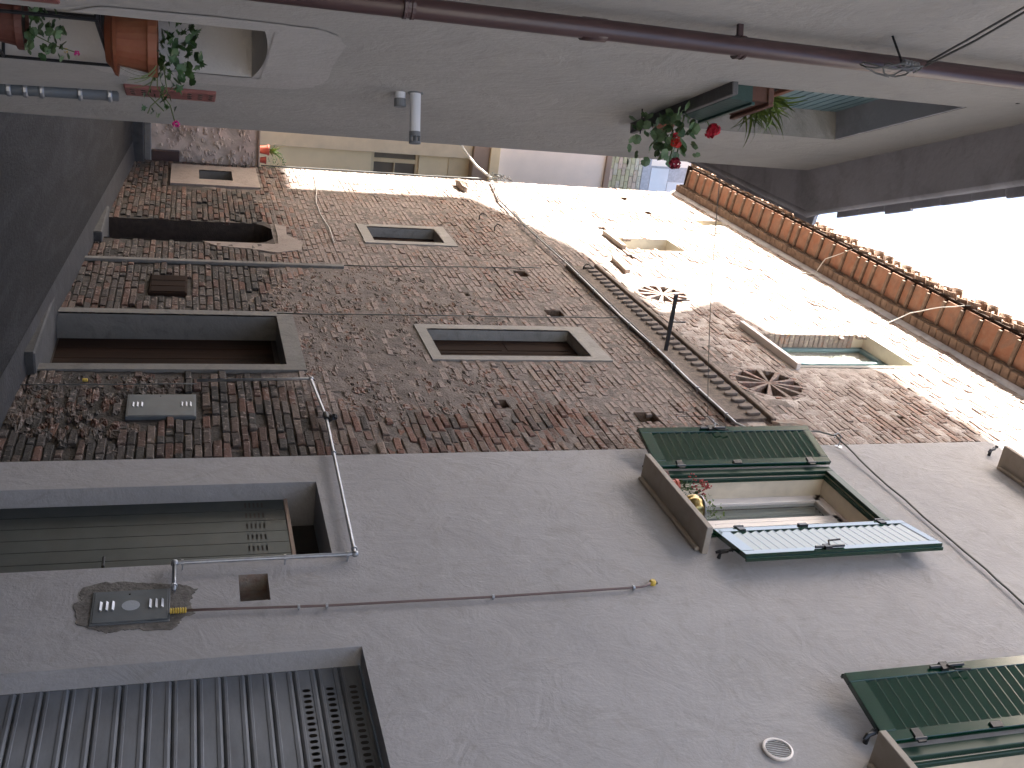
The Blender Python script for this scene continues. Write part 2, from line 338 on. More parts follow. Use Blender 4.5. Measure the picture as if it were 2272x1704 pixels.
def house_window(W_, full=True):
    y0, y1, z0, z1 = W_
    f_ = MB(RW)                                          # green architrave round the opening
    for a0, a1, c0, c1 in ((y0-.07, y0, z0, z1+.07), (y1, y1+.07, z0, z1+.07), (y0, y1, z1, z1+.07)):
        f_.box(a0, a1, -.01, .030, c0, c1)
    for a0, a1, c0, c1 in ((y0-.005, y0+.018, z0, z1), (y1-.018, y1+.005, z0, z1), (y0+.018, y1-.018, z1-.018, z1+.005)): f_.box(a0, a1, -.045, -.012, c0, c1)
    win = f_.build('window', 'green_frame', H, bevel=.004)
    b0 = -.20
    c = MB(RW)
    for a0, a1, c0, c1 in ((y0, y0+.05, z0, z1), (y1-.05, y1, z0, z1), (y0, y1, z1-.05, z1), (y0, y1, z0, z0+.05)): c.box(a0, a1, b0-.04, b0+.0, c0, c1)
    c.build('frame', 'white_paint', win, bevel=.003)
    mid = (y0+y1)/2
    for a0, a1 in ((y0+.05, mid), (mid, y1-.05)):
        c = MB(RW)
        for p0, p1, c0, c1 in ((a0, a0+.055, z0+.05, z1-.05), (a1-.055, a1, z0+.05, z1-.05), (a0, a1, z1-.105, z1-.05), (a0, a1, z0+.05, z0+.12)): c.box(p0, p1, b0-.045, b0+.012, c0, c1)
        c.build('casement', 'white_paint', win, bevel=.004)
        MB(RW).box(a0+.055, a1-.055, b0-.020, b0-.014, z0+.12, z1-.105).build('pane', 'glass', win)
    cu = MB(RW); n = 40; vs = []
    for i in range(n+1):
        a = y0+.06+(y1-y0-.12)*i/n; vs += [(a, b0-.09+.012*math.sin(i*1.9)+.006*math.sin(i*.7), z0+.06), (a, b0-.09+.010*math.sin(i*1.9+.3), z1-.06)]
    cu.add(vs, [(2*i, 2*i+2, 2*i+3, 2*i+1) for i in range(n)]); cu.build('curtain', 'curtain', win, normals=False)
    MB(RW).box(y0-.3, y1+.3, b0-.5, b0-.45, z0-.2, z1+.2).build('room_back', 'hole_dark', win)
    sill(H, y0-.27, y1+.03, z0-.05)
for W_ in (W1, W2, W3, W4): house_window(W_)
louvred_leaf(H, 6.445, 5.10, 6.69, .46, 15, +1, label='green louvred shutter leaf lying against the brick wall')
louvred_leaf(H, 5.49, 5.12, 6.70, .46, 10, -1, label='green louvred shutter leaf whose open face mirrors the bright sky')
louvred_leaf(H, 3.39, 5.08, 6.69, .45, 12, +1, label='green louvred shutter leaf at the lower right corner of the photograph')
louvred_leaf(H, 2.43, 5.10, 6.69, .45, 10, -1)
louvred_leaf(H, 6.445, 8.62, 10.1, .40, 8, +1) if False else None
holdback(H, 6.50, 5.03, 1); holdback(H, 5.24, 5.05, -1); holdback(H, 3.46, 5.02, 1); holdback(H, 6.60, 8.46, 1)

# narrow metal door
dr = MB(RW); dr.box(5.50, 6.47, -.155, -.150, -1, 2.232); dr = dr.build('metal_door', 'door_metal', H)
npn = 7; wd = .97/npn
for i in range(npn):
    a0 = 5.50+i*wd+.003; a1 = 5.50+(i+1)*wd-.003
    hs = [((a0+a1)/2-.032, (a0+a1)/2+.032, 1.965+.028*k, 1.965+.028*k+.012) for k in range(5)]
    A = [a0, hs[0][0], hs[0][1], a1]; Z = sorted({-1, 2.232, *[v for h in hs for v in h[2:]]}); p = MB(RW)
    for j in range(3):
        for k in range(len(Z)-1):
            if j == 1 and any(abs(Z[k]-h[2]) < 1e-6 for h in hs): continue
            p.add([(A[j], -.135, Z[k]), (A[j+1], -.135, Z[k]), (A[j+1], -.135, Z[k+1]), (A[j], -.135, Z[k+1])], [(0,1,2,3)])
    for a in (a0, a1): p.add([(a, -.135, -1), (a, -.150, -1), (a, -.150, 2.232), (a, -.135, 2.232)], [(0,1,2,3)])
    p.build('panel', 'door_metal', dr, normals=False)
MB(RW).box(5.50, 6.47, -.149, -.1485, 1.95, 2.12).build('vent_backing', 'hole_dark', dr)
MB(RW).box(5.50, 6.47, -.20, -.13, 2.236, 2.262).build('top_rail', 'beam_wood', dr, bevel=.003)
MB(RW).box(5.4, 6.57, -.365, -.36, 2.2, 2.5).build('housing_recess', 'hole_dark', dr)
k = MB(RW); k.box(5.62, 5.68, -.134, -.118, .98, 1.14); k.tube([(5.65, -.12, 1.10), (5.65, -.085, 1.10), (5.74, -.08, 1.10)], .009, 7); k.build('handle', 'black_iron', dr)

# garage roller shutter: every slat a part
gd = MB(RW).box(2.0, 4.59, -.20, -.195, -1, 2.51).build('roller_door', 'hole_dark', H)
pit = .1245; z = 2.51-pit; i = 0
while z > -.3:
    z0, z1 = z, z+pit; prof = [(-.150, z0), (-.139, z0+.004), (-.1305, z0+.014), (-.1305, z0+.026), (-.134, z0+.029), (-.134, z1-.034), (-.1305, z1-.031), (-.128, z1-.016), (-.137, z1-.004), (-.150, z1-.001)]
    b_ = MB(RW)
    if i < 3:
        hs = [(4.411-.0428*k, 4.435-.0428*k) for k in range(56)]
        zz0, zz1 = z0+.040, z1-.044
        vs = [(a, p[0], p[1]) for a in (2.0, 4.59) for p in prof]; n = len(prof)
        b_.add(vs, [(j, j+1, n+j+1, n+j) for j in range(n-1) if j != 4])
        cuts = sorted([2.0, 4.59]+[v for h in hs for v in h])
        b_.add([(2, -.134, prof[4][1]), (4.59, -.134, prof[4][1]), (4.59, -.134, zz0), (2, -.134, zz0)], [(0,1,2,3)])
        b_.add([(2, -.134, zz1), (4.59, -.134, zz1), (4.59, -.134, prof[5][1]), (2, -.134, prof[5][1])], [(0,1,2,3)])
        for j in range(len(cuts)-1):
            mid = (cuts[j]+cuts[j+1])/2
            if any(h[0] < mid < h[1] for h in hs):       # rounded ends of the slot
                a0, a1 = cuts[j], cuts[j+1]; q = (a1-a0)/2
                for zc, sg in ((zz0, 1), (zz1, -1)):
                    b_.add([(a0, -.134, zc), (a0, -.134, zc+sg*q*.8), (a0+q*.5, -.134, zc)], [(0,1,2)]); b_.add([(a1, -.134, zc), (a1, -.134, zc+sg*q*.8), (a1-q*.5, -.134, zc)], [(0,1,2)])
                continue
            b_.add([(cuts[j], -.134, zz0), (cuts[j+1], -.134, zz0), (cuts[j+1], -.134, zz1), (cuts[j], -.134, zz1)], [(0,1,2,3)])
    else:
        n = len(prof); b_.add([(a, p[0], p[1]) for a in (2.0, 4.59) for p in prof], [(j, j+1, n+j+1, n+j) for j in range(n-1)])
    b_.build('slat', 'slat_metal', gd, normals=False); z -= pit; i += 1

# ---------------------------------------------------------------- right: old brick house
B = thing('brick_house', 'old brick and rubble house with sunlit top, clay tile eaves and two spoked rosettes', 'building', (D, 11.9, 0))
TAB = rng.random((256, 256))
def vn(x, y, sd=0):
    x = x+sd*17.3; y = y+sd*9.7; xi = np.floor(x).astype(int); yi = np.floor(y).astype(int); fx = x-xi; fy = y-yi
    fx = fx*fx*(3-2*fx); fy = fy*fy*(3-2*fy); h = lambda a, b: TAB[a % 256, b % 256]
    return (h(xi, yi)*(1-fx)+h(xi+1, yi)*fx)*(1-fy)+(h(xi, yi+1)*(1-fx)+h(xi+1, yi+1)*fx)*fy
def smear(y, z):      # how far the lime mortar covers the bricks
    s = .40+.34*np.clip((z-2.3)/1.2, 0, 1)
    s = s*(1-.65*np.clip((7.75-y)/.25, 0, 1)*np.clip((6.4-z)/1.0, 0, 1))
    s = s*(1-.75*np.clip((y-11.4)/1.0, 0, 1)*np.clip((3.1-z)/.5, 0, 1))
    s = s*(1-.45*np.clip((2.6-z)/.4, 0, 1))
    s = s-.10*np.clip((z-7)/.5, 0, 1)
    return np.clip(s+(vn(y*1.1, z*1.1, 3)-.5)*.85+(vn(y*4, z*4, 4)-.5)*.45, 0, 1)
def rubble(y, z):     # zones of broken stone instead of coursed brick
    r = np.maximum(np.clip(1-((y-9.9)/2.0)**2-((z-3.4)/1.6)**2, 0, 1)*1.4, np.clip(1-((y-7.9)/.9)**2-((z-.9)/.7)**2, 0, 1)*1.5)
    r = np.maximum(r, np.clip(1-((y-8.6)/1.5)**2-((z-3.6)/1.0)**2, 0, 1)*.9)
    return r+(vn(y*2, z*2, 8)-.5)*.8
bholes = [(8.60, 9.86, -1, 2.43), (8.85, 9.58, 3.90, 5.45), (12.80, 13.48, 3.88, 4.82), (12.5, 13.38, -1, 2.60), (15.72, 16.34, 1.74, 2.22), (8.67, 9.63, 7.70, 9.20), (12.96, 13.54, 7.50, 8.39), (14.56, 14.86, 9.48, 10.0)]
puts = [(14.03, 7.52, .16, .10), (12.55, 7.38, .17, .12), (16.14, 8.75, .2, .09), (15.21, 8.79, .17, .09), (15.38, 9.66, .2, .08), (11.61, 5.53, .20, .14), (10.15, 5.49, .20, .17), (7.76, 4.19, .16, .14), (7.46, 5.47, .20, .17), (7.70, 1.62+.12, .05, .05), (10.75, 4.6, .09, .08), (7.35, 8.1, .16, .07), (16.5, 3.0, .12, .07)]
for y, z_, a, c in puts: bholes.append((y-a/2, y+a/2, z_-c/2, z_+c/2))
ros = [(10.96, 7.17, .305), (8.22, 7.12, .33)]
# mortar bed as displaced sheet
st = .02; ys = np.arange(6.87, 16.9+st, st); zs = np.arange(-.2, 10.05, st); Yg, Zg = np.meshgrid(ys, zs, indexing='ij')
Sm = smear(Yg, Zg); dp = np.clip((2.7-Zg)/.5, 0, 1); ou = -(.007+.016*dp)*(1-Sm)-.0015*Sm+(vn(Yg*9, Zg*12, 1)-.5)*.010+(vn(Yg*30, Zg*36, 2)-.5)*.007+(vn(Yg*2.6, Zg*2.6, 5)-.5)*.006
P = np.stack([D-ou, Yg, Zg], -1).reshape(-1, 3); ny, nz = Yg.shape
I = (np.arange(ny-1)[:, None]*nz+np.arange(nz-1)[None]); keep = np.ones((ny-1, nz-1), bool); yc = (Yg[:-1, :-1]+st/2); zc = (Zg[:-1, :-1]+st/2)
for a0, a1, c0, c1 in bholes: keep &= ~((yc > a0) & (yc < a1) & (zc > c0) & (zc < c1))
for y, z_, r_ in ros: keep &= ((yc-y)**2+(zc-z_)**2) > r_**2
q = I[keep]; F = np.stack([q, q+1, q+nz+1, q+nz], -1)
me = bpy.data.meshes.new('wall'); o_ = Vector((D, 11.9, 5)); P -= np.array(o_)
me.vertices.add(len(P)); me.vertices.foreach_set('co', P.ravel().astype(np.float32)); me.loops.add(F.size); me.loops.foreach_set('vertex_index', F.ravel().astype(np.int32))
me.polygons.add(len(F)); me.polygons.foreach_set('loop_start', np.arange(0, F.size, 4, dtype=np.int32)); me.polygons.foreach_set('loop_total', np.full(len(F), 4, dtype=np.int32)); me.update(calc_edges=True); me.validate()
me.polygons.foreach_set('use_smooth', [True]*len(me.polygons))
for k_ in ('mortar', 'mortar_low_shade', 'mortar_sunlit_top'): me.materials.append(MATS[k_])
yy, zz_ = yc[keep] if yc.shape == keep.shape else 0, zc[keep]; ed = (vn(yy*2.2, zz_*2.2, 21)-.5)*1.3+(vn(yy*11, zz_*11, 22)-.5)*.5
me.polygons.foreach_set('material_index', np.where(zz_+ed < 2.2, 1, np.where(zz_+ed > 6.7, 2, 0)).astype(np.int32)); BW = bpy.data.objects.new('wall', me); link(BW, o_, B)  # painted light by height: dark mortar low, pale mortar at the top
MB().box(3.85, 9, 6.87, 16.9, -1, 10.0).build('core', 'hole_dark', B)
MB().add([(3.6, 16.9, -1), (9, 16.9, -1), (9, 16.9, 10.2), (3.6, 16.9, 10.2)], [(0,1,2,3)]).build('end_wall', 'mortar', B)

PAL = [(.30, .115, .062), (.25, .10, .06), (.21, .105, .07), (.34, .15, .09), (.27, .16, .11), (.17, .10, .075), (.145, .11, .09), (.33, .22, .16), (.24, .185, .15), (.30, .13, .085)]
def projpx(p):
    v = Vector(p)-Vector((0, 0, 1.6)); d = v.dot(Fw); return (1136+2270*v.dot(Up)/d, 852+2270*v.dot(Rt)/d, d)
cand = []
zz = -.05; row = 0
skip = bholes+[(8.46, 10.0, -1, 2.56), (8.74, 9.70, 3.78, 5.62), (12.66, 13.62, 3.76, 4.98), (15.2, 16.5, 1.30, 2.62), (12.42, 13.46, -1, 2.68), (10.42, 11.06, 1.18, 1.60), (11.55, 11.66, .3, 3.3), (7.54, 7.98, 1.12, 1.66), (8.56, 9.60, 7.6, 9.30)]
while zz < 9.98:
    hh = .056+random.uniform(-.003, .003); y = 6.872-(random.random()*.12 if row % 2 else 0); row += 1
    while y < 16.88:
        l = random.choice((.25, .25, .24, .12, .26, .17)); a0, a1 = max(y, 6.872), min(y+l, 16.9); y += l+random.uniform(.008, .018)
        cy, cz = (a0+a1)/2, zz+hh/2
        if a1-a0 < .04 or cz < gz(cy)-.08: continue
        if any(h[0]-.02 < cy < h[1]+.02 and h[2]-.02 < cz < h[3]+.02 for h in skip): continue
        if any((cy-r_[0])**2+(cz-r_[1])**2 < (r_[2]+.09)**2 for r_ in ros): continue
        if 7.3 < cy < 11.95 and 6.2 < cz < 6.72: continue
        s_ = float(smear(np.array(cy), np.array(cz))); rb = float(rubble(np.array(cy), np.array(cz)))
        if rb > .45 and random.random() < .82: continue
        if random.random() < .035: continue
        cand.append((a0, a1, zz, zz+hh, s_))
    zz += hh+random.uniform(.009, .014)
def brick_geo(mb, a0, a1, c0, c1, s_):
    rough = 1-s_; f = random.uniform(-.003, .005)+rough*random.uniform(-.007, .008); j = lambda k=1: random.uniform(-.003, .003)*k*(1+1.2*rough)
    ti = random.uniform(-.004, .004)*(1+rough); e = .005+.004*random.random()
    c = random.choice(PAL); k = random.uniform(.72, 1.15); lp = (.35*s_ if c0 > 2.5 else .05*s_)+(.50 if c0 > 6.7 else 0)  # top bricks paled towards lime colour to paint in the sunlight
    # low bricks weathered grey-black and darkened again as painted shade, rosy ones above
    if c0 < 2.5: c = random.choice([(.085, .072, .06), (.10, .075, .06), (.12, .07, .05), (.07, .058, .048)]) if random.random() < .5 else tuple(v*.66 for v in c); c = tuple(v*.68 for v in c)
    elif c0 < 6.7: c = tuple(v*.76 for v in c)
    g_ = .22; m_ = sum(c)/3; c = tuple(v*(1-g_)+m_*g_ for v in c); t = tuple((c[i]*(1-lp)+(.36, .25, .20)[i]*lp)*k for i in range(3))+(s_ if c0 > 2.4 else s_*.35,)
    vs = []
    for (x, z_) in ((a0, c0), (a1, c0), (a1, c1), (a0, c1)): vs.append((x+j(), -.035, z_+j()))
    b4 = [(x+(0 if 0 else j(.8)), f-e+(ti if x == a0 else -ti), z_+j(.8)) for (x, z_) in ((a0, c0), (a1, c0), (a1, c1), (a0, c1))]
    am, cm = (a0+a1)/2, (c0+c1)/2
    f4 = [(am+(p[0]-am)*(1-2*e/(a1-a0)), p[1]+e+j(.6), cm+(p[2]-cm)*(1-2*e/(c1-c0))) for p in b4]
    mb.add(vs+b4+f4, [(0,1,5,4),(1,2,6,5),(2,3,7,6),(3,0,4,7),(4,5,9,8),(5,6,10,9),(6,7,11,10),(7,4,8,11),(8,9,10,11)], t)
def size(c):
    px, py, d = projpx((D, (c[0]+c[1])/2, (c[2]+c[3])/2))
    return 1e9 if not (0 < px < 2272 and 0 < py < 1704) else d
cand.sort(key=size)
for i, c in enumerate(cand[:300]):
    mb = MB(RW); brick_geo(mb, *c); mb.build('brick', 'brick', BW, normals=False)
mb = MB(RW)
for c in cand[300:]: brick_geo(mb, *c)
o = mb.build('brickwork', 'brick', BW, normals=False); o['kind'] = 'stuff'
# rubble stones
mb = MB(RW); n = 0
while n < 1500:
    y = random.uniform(6.95, 12.2); z_ = random.uniform(.1, 5.2)
    if float(rubble(np.array(y), np.array(z_))) < .40: 
        if random.random() > .012: continue
    if any(h[0]-.05 < y < h[1]+.05 and h[2]-.05 < z_ < h[3]+.05 for h in skip) or z_ < gz(y): continue
    a = random.uniform(.028, .075); kk = random.uniform(.6, 1.0); cc = random.choice(PAL[3:]+[(.24, .205, .17), (.20, .175, .15), (.16, .13, .11), (.19, .15, .13)]); kk *= .42 if z_ < 2.4 else .75; mb.lump((y, -.018, z_), (a*random.uniform(.9, 1.9), random.uniform(.014, .027), a*random.uniform(.4, .7)), .3, tint=(*[v*kk for v in cc], .15 if z_ < 2.4 else .55), n1=7, n2=5); n += 1  # low stones darkened like the bricks, shade painted into the tint
o = mb.build('rubble', 'brick', BW, normals=False); o['kind'] = 'stuff'

def recess(parent, name, fr, a0, a1, c0, c1, d, mat, back='hole_dark'):
    r_ = MB(fr); r_.add([(a0, .002, c0), (a1, .002, c0), (a1, .002, c1), (a0, .002, c1), (a0, -d, c0), (a1, -d, c0), (a1, -d, c1), (a0, -d, c1)], [(0,1,5,4), (1,2,6,5), (2,3,7,6), (3,0,4,7)])
    o = r_.build(name, mat, parent); MB(fr).box(a0, a1, -d-.005, -d, c0, c1).build('back', back, o); return o
for y, z_, a, c in puts: recess(B, 'putlog_hole', RW, y-a/2-.008, y+a/2+.008, z_-c/2-.008, z_+c/2+.008, .16, 'cornice_brick')

def surround(parent, name, a0, a1, c0, c1, wd, top, mat='door_cement', bottom=0, out=.012, rag=.012):
    """plaster band with an uneven outer edge"""
    mb = MB(RW); n = 10; per = []
    inner = [(a0, c0), (a0, c1), (a1, c1), (a1, c0)]; outer = [(a0-wd, c0-bottom), (a0-wd, c1+top), (a1+wd, c1+top), (a1+wd, c0-bottom)]
    segs = [(0, 1), (1, 2), (2, 3)]+([(3, 0)] if bottom else [])
    for s0, s1 in segs:
        for k in range(n):
            t0, t1 = k/n, (k+1)/n
            def P_(pts, t, rg): return [pts[s0][i]*(1-t)+pts[s1][i]*t+(rg*random.Random(int(1e4*(pts[s0][i]*(1-t)+pts[s1][i]*t)+97*i)).uniform(-1, 1) if rg else 0) for i in (0, 1)]
            i0, i1, o0, o1 = P_(inner, t0, 0), P_(inner, t1, 0), P_(outer, t0, rag), P_(outer, t1, rag)
            mb.add([(i0[0], out, i0[1]), (i1[0], out, i1[1]), (o1[0], out-.003, o1[1]), (o0[0], out-.003, o0[1]), (o1[0], -.03, o1[1]), (o0[0], -.03, o0[1])], [(0,1,2,3), (3,2,4,5)])
    return mb.build(name, mat, parent)
# street door
d = recess(B, 'door', RW, 8.60, 9.86, -.2, 2.43, .27, 'door_cement', 'dark_wood'); surround(d, 'surround', 8.60, 9.86, -.2, 2.43, .11, .14, out=.017, rag=.025)
for i in range(5): MB(RW).box(8.62+.246*i, 8.62+.246*i+.236, -.268, -.245, .42, 2.38).build('board', 'dark_wood', d, bevel=.003)
MB(RW).box(8.40, 9.84, -.26, .19, gz(9)-.1, .405).build('doorstep', 'kerb', B, bevel=.015)
# blind arched doorway
d = recess(B, 'arched_doorway', RW, 12.5, 13.38, -.2, 2.60, .42, 'dark_brick', 'hole_dark')
for i in range(5): MB(RW).box(12.52+.171*i, 12.52+.171*i+.163, -.415, -.39, .5, 2.5).build('board', 'dark_wood', d)
for a, zt in ((12.50, -1), (13.38, 1)):
    t = MB(RW); t.prism([(a, 2.605), (a, 2.40), (a-zt*.05, 2.50), (a-zt*.16, 2.57), (a-zt*.24, 2.605)], -.3, .004); t.build('arch_corner', 'dark_brick', d)
pl = MB(RW); pts = [(12.47, 1.75), (12.47, 2.64), (12.8, 2.66), (13.4, 2.66), (13.3, 2.80), (12.9, 2.78), (12.6, 2.95), (12.25, 2.9), (12.1, 2.6), (12.22, 2.3), (12.3, 1.9)]
pl.add([(a, .008, c) for a, c in pts]+[(a, -.02, c) for a, c in pts], [tuple(range(11))]+[(i, (i+1) % 11, 11+(i+1) % 11, 11+i) for i in range(11)]); pl.build('plaster_patch', 'tan_plaster', d)
MB(RW).box(12.3, 13.5, -.4, .12, gz(13)-.1, .64).build('doorstep', 'kerb', B, bevel=.015)
def old_window(y0, y1, z0, z1, dep, wd, top, bot, shutters=True):
    d = recess(B, 'window', RW, y0, y1, z0, z1, dep, 'reveal_plaster' if wd else 'brick_reveal', 'hole_dark')
    surround(d, 'surround', y0, y1, z0, z1, wd, top, 'reveal_plaster', bot, .017, .045)
    mid = (y0+y1)/2
    for a0, a1 in ((y0, mid-.004), (mid+.004, y1)):
        MB(RW).box(a0, a1, -dep+.001, -dep+.03, z0, z1).build('shutter', 'dark_wood', d, bevel=.003)
        for zz0, zz1 in ((z0+.08, (z0+z1)/2-.03), ((z0+z1)/2+.03, z1-.08)): MB(RW).box(a0+.07, a1-.07, -dep+.03, -dep+.036, zz0, zz1).build('shutter_panel', 'dark_wood', d, bevel=.004)
    return d
old_window(8.85, 9.58, 3.90, 5.45, .14, .10, .15, .10); old_window(12.80, 13.48, 3.88, 4.82, .16, .10, .16, .10)
# window with stone slab sill, brick far jamb, near the top
MATS['brick_reveal'] = MATS['mortar']
d = recess(B, 'window', RW, 8.67, 9.63, 7.70, 9.20, .24, 'beige_paint', 'hole_dark')
z_ = 7.71
for i in range(20):
    if z_ > 8.98: break
    c = random.choice([(.42, .33, .26), (.38, .20, .13), (.45, .38, .31), (.36, .27, .21)]); MB(RW).box(9.585, 9.634, -.15, .012, z_, z_+.058, (*c, .8)).build('jamb_brick', 'brick', d, bevel=.004); z_ += .066
f_ = MB(RW)
for a0, a1, c0, c1 in ((8.67, 8.73, 7.7, 9.2), (9.57, 9.63, 7.7, 9.2), (8.67, 9.63, 9.14, 9.2), (8.67, 9.63, 7.7, 7.77), (9.13, 9.18, 7.7, 9.2)): f_.box(a0, a1, -.20, -.155, c0, c1)
f_.build('frame', 'blue_slat', d, bevel=.004)
for a0, a1 in ((8.73, 9.13), (9.18, 9.57)): MB(RW).box(a0, a1, -.185, -.180, 7.77, 9.14).build('pane', 'glass', d)
cu = MB(RW); n = 30; cu.add([(8.7+.9*i/n, -.225+.008*math.sin(i*1.7), zc) for i in range(n+1) for zc in (7.72, 9.18)], [(2*i, 2*i+2, 2*i+3, 2*i+1) for i in range(n)]); cu.build('curtain', 'white_paint', d, normals=False)
surround(d, 'surround', 8.67, 9.63, 7.70, 9.20, .06, .08, 'reveal_plaster', 0, .010, .012)
MB(RW).box(8.58, 9.86, -.05, .07, 7.645, 7.695).build('sill', 'white_paint', d, bevel=.004)
# two small high windows
d = recess(B, 'window', RW, 12.96, 13.54, 7.50, 8.39, .22, 'beige_paint', 'hole_dark'); MB(RW).box(12.9, 13.68, -.05, .07, 7.40, 7.46).build('sill', 'sill_stone', d, bevel=.004)
f_ = MB(RW); [f_.box(*q) for q in ((12.96, 13.01, -.2, -.16, 7.5, 8.39), (13.49, 13.54, -.2, -.16, 7.5, 8.39), (12.96, 13.54, -.2, -.16, 8.34, 8.39), (13.23, 13.27, -.2, -.16, 7.5, 8.39))]; f_.build('frame', 'dark_wood', d)
MB(RW).box(13.01, 13.49, -.19, -.185, 7.5, 8.34).build('pane', 'dark_glass', d)
d = recess(B, 'window', RW, 14.56, 14.86, 9.48, 10.0, .2, 'beige_paint', 'hole_dark')
f_ = MB(RW); [f_.box(*q) for q in ((14.56, 14.60, -.2, -.16, 9.48, 10), (14.82, 14.86, -.2, -.16, 9.48, 10), (14.56, 14.86, -.2, -.16, 9.48, 9.52))]; f_.build('frame', 'dark_wood', d)
# small framed opening at the far low end
d = recess(B, 'window', RW, 15.72, 16.34, 1.74, 2.22, .14, 'door_cement', 'hole_dark'); surround(d, 'surround', 15.72, 16.34, 1.74, 2.22, .34, .38, 'tan_plaster', .40, .018, .004)
MB(RW).box(15.74, 16.32, -.13, -.115, 1.76, 2.20).build('hatch_panel', 'door_cement', d, bevel=.003)
d = MB(RW).box(10.46, 11.02, -.03, .028, 1.20, 1.58).build('wooden_hatch', 'dark_wood', B, bevel=.01)
for i in range(3): MB(RW).box(10.48+.18*i, 10.48+.18*i+.17, .028, .036, 1.22, 1.56).build('board', 'red_wood' if 0 else 'dark_wood', d, bevel=.003)
MB(RW).box(11.56, 11.645, -.01, .03, gz(11.6), 3.33).build('cement_chase', 'door_cement', B, bevel=.006)

# rosettes: recessed disc, spokes of brick on edge, ring of cut bricks
for y, z_, r_ in ros:
    rc = MB(RW); n = 28; rr = r_+.01
    rc.add([(y+rr*math.cos(2*math.pi*i/n), b_, z_+rr*math.sin(2*math.pi*i/n)) for b_ in (.004, -.13) for i in range(n)], [(i, (i+1) % n, n+(i+1) % n, n+i) for i in range(n)]+[tuple(range(n, 2*n))])
    rc = rc.build('rosette', 'cornice_brick', B, normals=False)
    for k in range(11):
        a = 2*math.pi*k/11+.2; u = (math.cos(a), math.sin(a)); v = (-u[1], u[0]); s_ = MB(RW); pts = []
        for rad, hw in ((.035, .010), (r_+.004, .026)): pts += [(y+u[0]*rad-v[0]*hw, z_+u[1]*rad-v[1]*hw), (y+u[0]*rad+v[0]*hw, z_+u[1]*rad+v[1]*hw)]
        s_.prism([pts[0], pts[1], pts[3], pts[2]], -.125, .006, (.25*random.uniform(.85, 1.15), .17, .14, .5)); s_.build('spoke', 'brick', rc, bevel=.002)
    h_ = MB(RW); h_.tint = (.25, .16, .12, .3); h_.tube([(y, -.12, z_), (y, .004, z_)], .042, 10); h_.build('hub', 'brick', rc)
    for k in range(26):
        a = 2*math.pi*k/26; s_ = MB(RW); pts = []
        for rad in (r_+.006, r_+.062):
            for da in (-.105, .105): pts.append((y+rad*math.cos(a+da), z_+rad*math.sin(a+da)))
        c = random.choice(PAL); s_.prism([pts[0], pts[1], pts[3], pts[2]], -.03, .003+random.uniform(-.002, .004), (*[v*.95 for v in c], .8)); s_.build('ring_brick', 'brick', rc, bevel=.003)
# string course with little corbels
sc_ = MB(RW).box(7.30, 11.96, -.02, .058, 6.625, 6.675).build('string_course', 'corbel_brown', B, bevel=.008)
MB(RW).box(7.34, 11.95, -.02, .040, 6.225, 6.29).build('lower_moulding', 'corbel_brown', sc_, bevel=.01)
MB(RW).box(7.36, 11.95, -.02, .028, 6.29, 6.61).build('frieze', 'corbel_dark', sc_)
src = None
for k in range(31):
    y = 7.45+k*.146
    w_ = .036; pr = [(y-w_, 6.57), (y-w_, 6.49), (y-w_*.8, 6.455), (y-w_*.35, 6.44), (y+w_*.35, 6.44), (y+w_*.8, 6.455), (y+w_, 6.49), (y+w_, 6.57)]
    b_ = MB(RW); n = len(pr); b_.add([(p[0], .030, p[1]) for p in pr]+[(p[0], .044+.018*min(1, (p[1]-6.40)/.10), p[1]) for p in pr], [tuple(range(n)), tuple(range(n, 2*n))]+[(i, (i+1) % n, n+(i+1) % n, n+i) for i in range(n)])
    b_.build('corbel', 'corbel_pale', sc_, bevel=.005)
r_ = MB(RW); r_.lump((7.16, .02, 6.75), (.14, .06, .17), .25); r_.lump((7.08, .02, 6.50), (.10, .05, .12), .25); r_.build('corbel_block', 'stone', B)
MB(RW).lump((16.15, .05, 5.86), (.32, .10, .07), .2).build('stone_bracket', 'stone', B)
MB(RW).prism([(11.75, 6.98), (12.35, 7.02), (12.30, 7.10), (11.8, 7.08)], -.03, .06).build('stone_ledge', 'stone', B, bevel=.01)

# eaves: cove, brick course, clay soffit panels, curled tiles
MB(RW).prism_b([(-.05, 9.97), (.0, 9.97), (.02, 10.0), (.035, 10.06), (-.05, 10.06)], 6.87, 16.92).build('cove', 'concrete', B)
y = 6.88; src = None
while y < 16.9:
    b_ = MB(RW).box(y, y+.112, -.02, .15+random.uniform(-.008, .008), 10.062, 10.125).build('cornice_brick', 'cornice_brick', B, bevel=.005); y += .124
MB(RW).prism_b([(.0, 10.20), (.50, 10.235), (.50, 10.27), (0, 10.24)], 6.87, 16.93).build('roof_deck', 'dark_wood', B)
MB(RW).prism_b([(.0, 10.127), (.155, 10.127), (.155, 10.19), (0, 10.19)], 6.88, 16.9).build('cornice_shelf', 'cornice_brick', B)
y = 6.89
while y < 16.7:
    l = random.choice((.27, .28, .26, .15)); b_ = MB(RW); zz = random.uniform(-.004, .004)
    b_.prism_b([(.155, 10.165+zz), (.47, 10.205+zz), (.47, 10.232+zz), (.155, 10.194+zz)], y, y+l-.012).build('soffit_tile', 'terracotta', B, bevel=.003)
    MB(RW).prism_b([(.155, 10.135), (.45, 10.172), (.45, 10.204), (.155, 10.164)], y+l-.010, y+l+.034).build('rafter', 'cornice_brick', B, bevel=.003); y += l+.040
